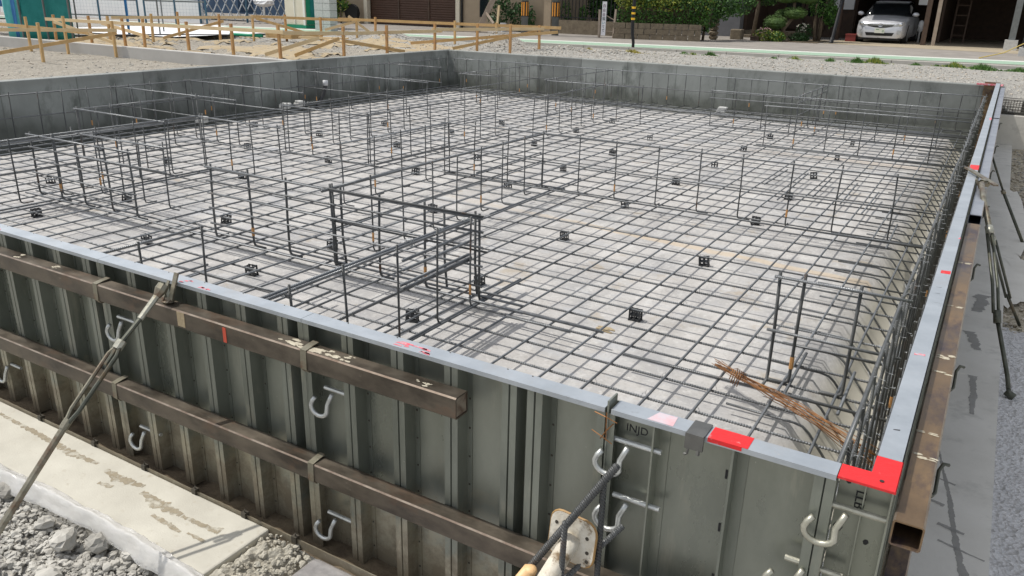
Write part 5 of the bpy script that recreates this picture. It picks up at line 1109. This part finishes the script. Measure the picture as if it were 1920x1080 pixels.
# ------------------------------------------------------------------ poles, fences, signs
for (x, y, r_, lb, sg) in ((-10.34, 18.4, .1, 'grey utility pole with a yellow striped band and a small green sign', True), (-9.63, 19.0, .105, 'grey utility pole with a yellow striped band beside the black fence', False)):
    t_ = thing('utility_pole', lb, 'pole', (x, y, G)); b_ = MB(); b_.tube([(x, y, G - .1), (x + (.0 if sg else -.08), y, 8)], [r_, r_ * .85], 14); b_.build('pole', 'pole_grey', t_, smooth=True)
    z0 = G + .53; b_ = MB(); b_.tube([(x, y, z0), (x, y, z0 + .42)], r_ * 1.03, 16); wr = b_.build('striped_band', 'black_metal', t_)
    b_ = MB()
    for k in range(16):
        if k % 2: continue
        a0, a1 = 6.283 * k / 16, 6.283 * (k + 1) / 16; b_.poly([(x + r_ * 1.06 * math.cos(a0), y + r_ * 1.06 * math.sin(a0), z0 + .02), (x + r_ * 1.06 * math.cos(a1), y + r_ * 1.06 * math.sin(a1), z0 + .02), (x + r_ * 1.06 * math.cos(a1), y + r_ * 1.06 * math.sin(a1), z0 + .4), (x + r_ * 1.06 * math.cos(a0), y + r_ * 1.06 * math.sin(a0), z0 + .4)])
    b_.build('stripes', 'stripe_orange', wr)
    if sg:
        s1 = bx('small_sign', 'sign_white', t_, x - .1, y - .13, G + 1.0, x + .1, y - .115, G + 1.35); bx('sign_mark', 'sign_green', s1, x - .05, y - .134, G + 1.03, x + .03, y - .1305, G + 1.12); bx('sign_mark', 'ink_dark', s1, x + .01, y - .134, G + 1.15, x + .09, y - .1305, G + 1.17)
b_ = MB(); b_.bar((-11.95, 18.3, G), (-11.35, 18.7, 2.1), .16, .16); b_.bar((-11.3, 18.2, G + .3), (-11.7, 18.4, G + .6), .05, .05); tag(b_.build('leaning_post', 'wood_grey'), 'thick grey timber post leaning to the right behind the batter boards', 'post')
b_ = MB(); b_.bar((-10.82, 17.6, G), (-10.74, 17.6, G + .82), .05, .05); tag(b_.build('thin_stake', 'wood_pale'), 'pale thin stake left of the first striped pole', 'stake')
t_ = thing('iron_fence', 'black iron fence on a dark low wall between the pole and the hedge', 'fence', (-8.9, 20.4, G))
bx('base_wall', 'stone_wall', t_, -10.6, 20.35, G, -8.0, 20.55, G + .42)
b_ = MB()
for k in range(22): x = -10.55 + k * .12; b_.bar((x, 20.45, G + .42), (x, 20.45, G + 1.2), .02, .02)
b_.bar((-10.6, 20.45, G + .5), (-8, 20.45, G + .5), .03, .03); b_.bar((-10.6, 20.45, G + 1.18), (-8, 20.45, G + 1.18), .03, .03); b_.build('bars', 'black_metal', t_)
bx('gate_post', 'house_beige', t_, -10.75, 20.3, G, -10.5, 20.55, 2.6)
# long notice board with upright lettering
t_ = thing('notice_board', 'narrow white upright notice board with dark characters between two stakes', 'sign', (-8.05, 18.95, G))
bx('board', 'sign_white', t_, -8.1, 18.93, G + .08, -7.965, 18.95, G + 1.0)
b_ = MB(); b_.bar((-8.17, 18.97, G), (-8.19, 18.97, G + .78), .06, .05); b_.bar((-7.74, 19.0, G), (-7.7, 19.0, G + .8), .05, .05); b_.bar((-7.96, 18.97, G + .62), (-7.72, 19.0, G + .5), .03, .02); b_.bar((-7.96, 18.97, G + .2), (-7.72, 19.0, G + .2), .03, .02); b_.build('stakes', 'wood_grey', t_)
for ch, z, mt in (('自', .88, 'ink_purple'), ('自', .76, 'ink_purple'), ('自', .64, 'ink_purple'), ('園', .53, 'ink_dark'), ('い', .42, 'ink_teal'), ('て', .31, 'ink_dark'), ('て', .21, 'ink_dark')):
    try: text_mesh('board_character', ch, .1, mt, frame((-8.032, 18.928, G + z), (1, 0, 0), (0, 0, 1)), t_, .001)
    except Exception: pass
# black marker pole at the kerb
t_ = thing('marker_pole', 'thin black bent marker pole with three amber reflectors', 'pole', (-5.33, 14.75, G))
b_ = MB(); path = [(-5.33, 14.75, G - .1), (-5.33, 14.75, G + .15), (-5.37, 14.75, G + .35), (-5.38, 14.75, G + .6), (-5.37, 14.75, G + 1.3), (-5.35, 14.75, 2.4)]; b_.tube(path, [.036, .036, .04, .042, .038, .036], 8); b_.build('pole', 'black_metal', t_, smooth=True)
for z in (.66, .78, .9): b_ = MB(); b_.tube([(-5.378, 14.75, G + z - .022), (-5.378, 14.75, G + z + .022)], .047, 6); b_.build('reflector', 'stripe_yellow', t_)
# gatepost and stone wall under the hedge
b_ = MB(); rr_ = random.Random(8)
for k in range(8): w = rr_.uniform(.13, .17); b_.blob((-5.5, 21.2, G + .08 + k * .12), w, w, .075, k, .12, 0, 5, 8)
b_.box(-5.68, 21.02, G + .95, -5.32, 21.38, G + 1.03); tag(b_.build('stone_gatepost', 'stone_wall'), 'rough stone gatepost at the right end of the hedge', 'gatepost')
t_ = thing('stone_wall', 'low brownish block wall under the clipped hedge', 'wall', (-6.5, 19.6, G))
b_ = MB(); rr_ = random.Random(9); dx_, dy_ = 2.35, .75
for r0 in range(3):
    for k in range(7):
        a0 = (k + (.5 if r0 % 2 else 0)) / 7; a1 = min(1, a0 + 1 / 7)
        if a0 >= 1: continue
        z0 = G + r0 * .15; p = Vector((-7.75 + dx_ * (a0 + .004), 19.0 + dy_ * a0, z0 + .075)); q = Vector((-7.75 + dx_ * (a1 - .004), 19.0 + dy_ * a1, z0 + .075)); b_.bar(p, q, .2 + rr_.uniform(-.01, .01), .144)
b_.build('blocks', 'stone_wall', t_)
bx('stone_block', 'stone_wall', thing('stone_block', 'single rough stone block behind the gatepost', 'stone', (-5.1, 22.4, G)), -5.3, 22.2, G, -4.95, 22.5, G + .3, bev=.03)

# ------------------------------------------------------------------ plants
def cloud(b_, c, rx, ry, rz, n, size, seed, mi=0, shell=.55, nmi=1):
    rnd = random.Random(seed)
    for k in range(n):
        d = Vector((rnd.gauss(0, 1), rnd.gauss(0, 1), rnd.gauss(0, 1))).normalized(); r_ = shell + (1 - shell) * rnd.random() ** .6; lump = 1 + .22 * fbm(d.x * 2.2 + seed, d.y * 2.2 + d.z * 1.7, seed % 50)
        b_.leaf((c[0] + d.x * rx * r_ * lump, c[1] + d.y * ry * r_ * lump, c[2] + d.z * rz * r_ * lump), size * rnd.uniform(.6, 1.3), rnd, mi + rnd.randrange(nmi))
# hedge
t_ = thing('hedge', 'tall clipped hedge with yellowish tips behind the marker pole', 'hedge', (-6.5, 19.9, G))
b_ = MB(); rr_ = random.Random(15)
for k in range(9000):
    a = rr_.random(); u = rr_.random(); x = -7.75 + 2.5 * a; y = 19.1 + .8 * a + rr_.uniform(-.08, .55); top_ = 1.72 + .14 * fbm(a * 6, 3, 17) + .1 * fbm(a * 20, 3, 18)
    z = G + .42 + (top_ - G - .3) * u
    if rr_.random() < .25: z = top_ + rr_.uniform(-.06, .05)
    yel = max(0, 1.0 - abs(a - .08) * 3) + max(0, .8 - abs(a - .5) * 3.2); mi = 2 if (u > .45 and rr_.random() < .15 + yel * u) else (1 if rr_.random() < .72 else 0)
    b_.leaf((x, y, z), rr_.uniform(.025, .05), rr_, mi)
b_.build('foliage', ['leaf_dark', 'leaf_mid', 'leaf_yellow'], t_)
b_ = MB(); b_.extr([(19.3, G + .4), (19.3, 1.5), (19.55, 1.5), (19.55, G + .4)], 0, 1, lambda p, a: (-7.7 + 2.4 * a, p[0] + .8 * a, p[1]), close=True, cap=True); b_.build('branches', 'bark', t_)
def tree(nm, lb, cat, x, y, z0, trunk, crowns, mts, leaf, n, seed, group=None):
    t_ = thing(nm, lb, cat, (x, y, z0), group)
    b_ = MB()
    for p in trunk: b_.tube(p[0], p[1], 7)
    b_.build('trunk', 'bark', t_, smooth=True)
    b_ = MB()
    for i, (c, rx, ry, rz) in enumerate(crowns): cloud(b_, c, rx, ry, rz, n, leaf, seed + i, nmi=len(mts))
    b_.build('crown', mts, t_); return t_
tree('dark_tree', 'dense dark green tree overhanging the black fence', 'tree', -8.6, 21.5, G, [([(-8.6, 21.5, G), (-8.55, 21.5, 1.8), (-8.7, 21.6, 3)], [.1, .08, .05])], [((-8.9, 21.6, 2.55), 1.5, .8, .8), ((-8.0, 21.7, 2.4), .8, .7, .75), ((-8.5, 21.9, 1.6), 1.2, .5, .6), ((-9.3, 21.8, 1.5), .7, .4, .5)], ['leaf_dark', 'leaf_dark', 'leaf_mid'], .07, 1500, 60)
tree('dark_bush', 'leafy dark bush right of the hedge beside the gatepost', 'bush', -5.55, 20.4, G, [([(-5.55, 20.4, G), (-5.5, 20.4, 1.4)], .04)], [((-5.65, 20.3, 1.35), .55, .45, .55), ((-5.2, 20.9, 1.6), .5, .5, .4), ((-5.05, 21.6, 1.7), .6, .5, .4)], ['leaf_dark', 'leaf_mid'], .05, 1100, 70)
tree('overhang_tree', 'dark leafy tree rising behind the gatepost at the porch', 'tree', -4.9, 23.3, G, [([(-4.9, 23.3, G), (-4.8, 23.2, 1.6), (-4.9, 23.2, 2.6)], [.07, .06, .03])], [((-5.0, 23.2, 2.35), .7, .6, .6), ((-4.6, 23.5, 2.0), .5, .5, .4)], ['leaf_dark', 'leaf_mid'], .055, 1000, 75)
tree('fence_shrub', 'bright green shrub behind the iron fence', 'bush', -10.1, 20.8, G, [([(-10.1, 20.8, G), (-10.1, 20.8, G + .5)], .02)], [((-10.2, 20.75, G + .6), .22, .12, .4), ((-9.6, 20.75, G + .6), .15, .1, .25)], ['leaf_mid'], .04, 260, 80)
# cloud pruned tree
t_ = thing('pruned_tree', 'cloud pruned garden tree with rounded dark green pads', 'tree', (-3.75, 22.5, G))
b_ = MB(); b_.tube([(-3.75, 22.5, G), (-3.8, 22.5, G + .35), (-3.55, 22.6, G + .75), (-3.65, 22.7, G + 1.2), (-3.4, 22.7, G + 1.7)], [.07, .06, .055, .045, .03], 7); b_.tube([(-3.8, 22.5, G + .35), (-4.0, 22.4, G + .55)], .03, 5); b_.tube([(-3.55, 22.6, G + .75), (-3.3, 22.6, G + .85)], .03, 5); b_.build('trunk', 'bark', t_, smooth=True)
for i, (x, y, z, rx, rz) in enumerate(((-4.0, 22.25, G + .55, .34, .2), (-3.52, 22.5, G + .82, .34, .17), (-3.85, 22.6, G + 1.22, .34, .14), (-3.3, 22.7, G + 1.25, .4, .17), (-3.6, 22.7, G + 1.7, .5, .2), (-3.95, 22.7, G + .8, .2, .1))):
    b_ = MB(); b_.blob((x, y, z - .03), rx * .9, rx * .75, rz * .8, i, .08, 0, 6, 12); cloud(b_, (x, y, z), rx, rx * .85, rz, 1100, .022, 90 + i, shell=.88); b_.build('foliage_pad', 'leaf_topiary', t_)
tree('leafy_tree', 'bright leafy small tree with several stems beside the black downpipe', 'tree', -3.0, 23.3, G, [([(-3.02, 23.3, G), (-3.08, 23.3, G + .5), (-3.1, 23.3, G + 1.4)], [.05, .045, .02]), ([(-2.9, 23.3, G), (-2.88, 23.3, G + .6), (-2.8, 23.3, G + 1.4)], [.05, .04, .02]), ([(-2.96, 23.35, G), (-2.96, 23.4, G + .7)], .03)], [((-2.95, 23.3, G + 1.2), .42, .38, .5), ((-2.9, 23.3, G + 1.8), .48, .4, .5), ((-2.65, 23.3, G + .75), .2, .25, .3)], ['leaf_mid', 'leaf_mid', 'leaf_dark'], .05, 800, 100)
def flower(lb, x, y, rx, rz, mts, n, petal, np_, seed):
    t_ = thing('flower_bush', lb, 'bush', (x, y, G)); b_ = MB(); cloud(b_, (x, y, G + rz * .8), rx, rx * .8, rz, n, .035, seed, nmi=len(mts)); b_.build('foliage', mts, t_)
    if petal:
        b_ = MB(); rnd = random.Random(seed)
        for k in range(np_):
            a = rnd.uniform(0, 6.28); c = (x + rx * .9 * math.cos(a) * rnd.random(), y - rx * .6 * abs(math.sin(a)), G + rz * rnd.uniform(1.0, 1.75))
            for q in range(5): b_.leaf((c[0] + rnd.gauss(0, .018), c[1] + rnd.gauss(0, .018), c[2] + rnd.gauss(0, .014)), .026, rnd)
        b_.build('blossoms', petal, t_)
flower('low flowering bush with pink white blossoms beside the brown planter', -4.25, 21.95, .25, .22, ['leaf_mid', 'leaf_yellow'], 500, 'petal_pink', 14, 110)
flower('bush with white blossoms in front of the leafy tree stems', -3.3, 23.0, .24, .3, ['leaf_dark'], 400, 'petal_white', 16, 120)
flower('low green garden bush below the pruned tree', -3.85, 22.0, .26, .17, ['leaf_mid', 'leaf_yellow', 'leaf_mid'], 600, None, 0, 130)
flower('low dark bush at the foot of the leafy tree', -3.35, 22.6, .3, .15, ['leaf_dark'], 500, None, 0, 135)
b_ = MB(); b_.box(-4.55, 21.75, G, -4.3, 21.95, G + .12); b_.box(-4.57, 21.73, G + .11, -4.28, 21.97, G + .135); tag(b_.build('planter_box', 'wood_dark'), 'small brown planter box at the road edge', 'planter')
b_ = MB(); b_.box(-4.5, 22.0, G + .0, -2.7, 24, G + .03); o = b_.build('garden_bed', 'soil'); struct(o)
tree('house_shrub', 'bright green shrub in front of the beige house wall', 'bush', -18.9, 19.9, G, [([(-18.9, 19.9, G), (-18.9, 19.9, 1.2)], .03)], [((-18.95, 19.9, 1.5), .45, .35, .5), ((-19.3, 19.9, 1.0), .4, .3, .3)], ['leaf_mid', 'leaf_yellow', 'leaf_mid'], .06, 450, 140)
tree('dark_shrub', 'dark pot shrub against the beige house right of the shutter', 'bush', -12.2, 20.1, G, [([(-12.2, 20.1, G), (-12.2, 20.1, 1.1)], .03)], [((-12.3, 20.1, 1.25), .5, .3, .5), ((-11.5, 20.2, 1.1), .5, .3, .5)], ['leaf_dark'], .06, 500, 150)
b_ = MB(); b_.tube([(-11.75, 19.5, G), (-11.75, 19.5, G + .28)], [.07, .1], 10); tag(b_.build('flower_pot', 'pvc_white'), 'pale flower pot in front of the beige house', 'pot')
# grass tufts on the kerb strip
GT = [(-6.43, 13.64, .1, .16, 'faint small grass tuft right of the batter boards'), (-5.86, 13.51, .12, .14, 'small bluish grass tuft left of the straw coloured tuft'), (-3.95, 14.33, .1, .12, 'tiny grass tuft just right of the marker pole'), (-3.74, 14.32, .12, .13, 'small faint grass tuft, second right of the marker pole'), (-3.35, 14.31, .17, .18, 'bushy grass tuft, third right of the marker pole'), (-2.09, 14.65, .11, .1, 'dry pale grass tuft in front of the garden'), (-1.7, 14.75, .16, .16, 'grass tuft in front of the pruned tree'), (-1.0, 14.85, .16, .16, 'grass tuft below the black downpipe'), (-.5, 14.9, .18, .2, 'round grass tuft left of the biggest ones'), (-.17, 14.96, .3, .24, 'bushy bright grass tuft in front of the silver car'), (.58, 15.04, .14, .14, 'small grass tuft under the carport posts'), (.95, 15.1, .1, .1, 'tiny grass tuft between two big ones'), (1.25, 15.1, .3, .2, 'wide grass tuft left of the far end of the right formwork'), (1.75, 14.9, .36, .22, 'big grass clump above the red end mark of the formwork'), (2.35, 14.9, .34, .16, 'low grass clump near the right edge'), (2.7, 14.8, .14, .1, 'tiny last grass tuft at the right edge'), (-4.9, 13.7, .33, .16, 'straw yellow grass tuft at the foot of the marker pole')]
for i, (x, y, w, h, lb) in enumerate(GT):
    rr_ = random.Random(200 + i); b_ = MB()
    for k in range(int(240 * w / .2)):
        a = rr_.gauss(0, w * .5); c = rr_.gauss(0, .05); l = .68 * h * rr_.uniform(.4, 1.1) * max(.3, 1 - abs(a) / w); s_ = rr_.uniform(-.05, .05); q = rr_.uniform(-.05, .05); wd = .007
        z0 = lot_z(x, y) - .01; b_.poly([(x + a - wd, y + c, z0), (x + a + wd, y + c, z0), (x + a + s_ * .5 + wd * .7, y + c + q * .5, z0 + l * .6), (x + a + s_, y + c + q, z0 + l)], rr_.randrange(2))
    tag(b_.build('grass_tuft', ['leaf_straw', 'leaf_straw'] if 'straw' in lb else ['leaf_mid', 'leaf_yellow'] if i % 3 == 0 else ['leaf_mid', 'leaf_mid']), lb, 'grass', 'grass tufts along the kerb')

# ------------------------------------------------------------------ upper left: sheeting, fences, gate, booth
def cloth(nm, p, q, z0, z1, mt, parent, amp=.03, f=9):
    p = Vector(p); q = Vector(q); d = (q - p).normalized(); n_ = Vector((d.y, -d.x)); b_ = MB(); k = 24; L_ = (q - p).length
    for j in range(9):
        for i in range(k + 1):
            t = i / k; z = z0 + (z1 - z0) * j / 8; o = amp * (math.sin(t * L_ * f + j * .25) + .6 * fbm(t * 6, j * .5, 21)); b_.v.append((p.x + (q.x - p.x) * t + n_.x * o, p.y + (q.y - p.y) * t + n_.y * o, z))
    for j in range(8):
        for i in range(k): a = j * (k + 1) + i; b_.face((a, a + 1, a + k + 2, a + k + 1))
    o = b_.build(nm, mt, parent, smooth=True); sf = o.modifiers.new('thick', 'SOLIDIFY'); sf.thickness = .004; return o
t_ = thing('sheeted_stack', 'stack of scaffolding wrapped in dark and pale teal sheeting', 'sheeted stack', (-15.3, 7, G))
cloth('dark_sheet', (-15.68, 6.7), (-14.45, 7.05), G, 2.1, 'teal', t_, .02, 6); cloth('pale_sheet', (-16.35, 6.75), (-15.6, 6.78), G, 2.1, 'teal_pale', t_, .04, 11); cloth('blue_strap_sheet', (-15.95, 6.68), (-15.8, 6.68), G, 2.05, 'blue_sheet', t_, .02, 8)
for x in (-15.66, -15.05, -14.46): b_ = MB(); b_.tube([(x, 6.66 + (x + 15.66) * .28, G), (x, 6.66 + (x + 15.66) * .28, 2.15)], .02, 6); b_.build('pole', 'pole_grey', t_)
b_ = MB(); b_.box(-19.5, 6.4, G, -17.2, 6.6, 1.3); tag(b_.build('white_barrier', 'white_far'), 'white ribbed barrier at the upper left frame corner', 'barrier')
t_ = thing('blue_tarpaulin', 'bright blue tarpaulin at the upper left corner', 'tarpaulin', (-19, 7.5, G)); cloth('tarpaulin', (-20.5, 7.2), (-17.6, 7.4), 1.2, 2.4, 'blue_sheet', t_)
b_ = MB(); b_.box(-32, 14.95, G, -20.4, 15.1, 1.32); tag(b_.build('site_wall', 'white_far'), 'low white site wall behind the mesh fence', 'wall')
b_ = MB(); b_.box(-31, 15.15, G, -29.0, 15.6, 2.4); tag(b_.build('white_cabinet', 'white_far'), 'white cabinet above the white site wall at left', 'cabinet')
b_ = MB(); b_.box(-46, 24, G, -22.5, 30, 5); b_.box(-46, 23.6, 4.8, -22, 30.4, 5.1); tag(b_.build('dark_shed', 'blue_dark'), 'large dark blue grey shed beyond the white site wall', 'shed')
tree('far_bush', 'greyish green bush in front of the dark shed', 'bush', -30, 20, G, [([(-30, 20, G), (-30, 20, 1.6)], .05)], [((-30.5, 20, 1.7), 1.6, .6, .8), ((-28.0, 20, 1.6), 1.2, .6, .7)], ['leaf_mid', 'leaf_dark'], .1, 500, 160)
# mesh fence
for n_i, (xa, ya, xb, yb, lb) in enumerate(((-25.5, 12.2, -21.6, 13.6, 'see through steel mesh fence with blue posts, left section'), (-21.4, 13.7, -19.4, 14.4, 'see through steel mesh fence with blue posts, section next to the lattice gate'))):
    t_ = thing('mesh_fence', lb, 'fence', (xa, ya, G), 'mesh fences at the site edge')
    b_ = MB(); k = int(math.hypot(xb - xa, yb - ya) / .11)
    for i in range(k + 1): t = i / k; b_.tube([(xa + (xb - xa) * t, ya + (yb - ya) * t, G + .15), (xa + (xb - xa) * t, ya + (yb - ya) * t, 2.3)], .0016, 3)
    for j in range(16): b_.tube([(xa, ya, G + .15 + j * .1), (xb, yb, G + .15 + j * .1)], .0016, 3)
    b_.build('wire_mesh', 'pipe_blue', t_)
    for i in range(4 if n_i == 0 else 3): t = i / (3 if n_i == 0 else 2); b_ = MB(); b_.tube([(xa + (xb - xa) * t, ya + (yb - ya) * t, G), (xa + (xb - xa) * t, ya + (yb - ya) * t, 2.4)], .03, 7); b_.build('post', 'pipe_blue', t_)
    for j in (G + .2, 1.3): b_ = MB(); b_.tube([(xa, ya, j), (xb, yb, j)], .02, 6); b_.build('rail', 'pole_grey', t_)
for x, y, lb in ((-15.5, 9.0, 'thick blue pipe post standing alone in the far plot'), (-15.2, 9.6, 'thin grey pipe post beside the blue one'), (-16.2, 8.2, 'thin grey pipe post behind the teal sheeting'), (-16.4, 10.6, 'grey pipe post before the lattice gate')):
    b_ = MB(); b_.tube([(x, y, G - .1), (x + .02, y, 2.2)], .03 if 'blue pipe' in lb else .018, 7); tag(b_.build('pipe_post', 'blue_sheet' if 'blue pipe' in lb else 'pole_grey', smooth=True), lb, 'post')
# folding lattice gate
t_ = thing('lattice_gate', 'folding silver lattice gate across the site entrance', 'gate', (-20.3, 16.5, G))
b_ = MB(); n_ = 11; L0, L1 = Vector((-20.3, 14.9)), Vector((-20.4, 18.8))
def gp(t, z): p = L0.lerp(L1, t); return (p.x, p.y, z)
for i in range(-2, n_):
    for s_ in (1, -1):
        t0 = i / n_; t1 = (i + 3) / n_; z0, z1 = G + .1, 2.3
        if s_ < 0: t0, t1 = t1, t0
        def clip(t, z): return t, z
        a0, a1 = t0, t1; zz0, zz1 = z0, z1
        if min(a0, a1) < 0:
            f_ = (0 - min(a0, a1)) / abs(a1 - a0)
            if a0 < a1: a0 = 0; zz0 = z0 + (z1 - z0) * f_
            else: a1 = 0; zz1 = z1 - (z1 - z0) * f_
        if max(a0, a1) > 1:
            f_ = (max(a0, a1) - 1) / (3 / n_)
            if a0 > a1: a0 = 1; zz0 = zz0 + (z1 - z0) * f_
            else: a1 = 1; zz1 = zz1 - (z1 - z0) * f_
        b_.bar(gp(a0, zz0), gp(a1, zz1), .012, .034)
b_.build('lattice', 'gate_steel', t_)
for t in (0, .5, 1): b_ = MB(); b_.tube([gp(t, G), gp(t, 2.4)], .035, 8); b_.build('gate_post', 'pipe_blue', t_)
b_ = MB(); b_.blob((-19.9, 17.2, 1.3), .35, .35, .16, 3, .1, 0, 5, 9); b_.tube([(-19.9, 17.2, G), (-19.9, 17.2, 1.25)], .04, 6); tag(b_.build('pale_sack', 'white_far'), 'pale covered lump on a stand behind the lattice gate', 'sack')
b_ = MB(); b_.box(-26, 17.5, G + .3, -21.5, 18.2, 2.4); tag(b_.build('navy_van_side', 'blue_dark'), 'dark navy vehicle side seen through the lattice gate', 'vehicle')
# booth
t_ = thing('site_booth', 'white portable toilet booth with a green side door', 'booth', (-16.7, 15.9, G))
bx('body', 'cream_paint', t_, -17.1, 15.45, G + .1, -16.27, 16.45, 3.0, bev=.02); bx('base_skirt', 'green_paint', t_, -17.15, 15.4, G, -16.2, 16.5, G + .1)
d_ = bx('door', 'green_paint', t_, -16.268, 15.5, G + .12, -16.24, 16.4, 2.9); bx('door_panel', 'teal', d_, -16.24, 15.65, G + .25, -16.232, 16.25, 2.0)
b_ = MB(); b_.box(-16.7, 15.43, G + .12, -16.68, 15.45, 3.0); b_.box(-16.33, 15.425, G + .1, -16.25, 15.45, 3.0); b_.build('corner_trim', 'white_paint', t_)
t_ = thing('block_pillar', 'light grey concrete block pillar beside the green booth door', 'pillar', (-14.9, 15, G))
b_ = MB()
for k in range(8):
    z = G + k * .19; b_.box(-15.25, 14.8, z + .004, -14.93, 15.1, z + .186); b_.box(-14.92, 14.8, z + .004, -14.66, 15.1, z + .186)
b_.build('blocks', 'block_white', t_)
b_ = MB(); b_.tube([(-18.6, 20.1, 1.0), (-18.6, 20.25, 1.0)], .3, 16); tag(b_.build('hung_tyre', 'rubber'), 'black tyre beside the block pillar at the beige house', 'tyre')
b_ = MB(); b_.bar((-13.9, 17.6, G + .02), (-11.9, 18.8, G + .02), .35, .03); tag(b_.build('ground_board', 'wood_grey'), 'dark board lying on the road before the shutter', 'board')
b_ = MB(); b_.poly([(-19, 8.5, .645), (-14.2, 9.2, .645), (-14.6, 12.5, .645), (-19.5, 14.5, .645)]); o = b_.build('pale_ground_sheet', 'white_far'); struct(o)
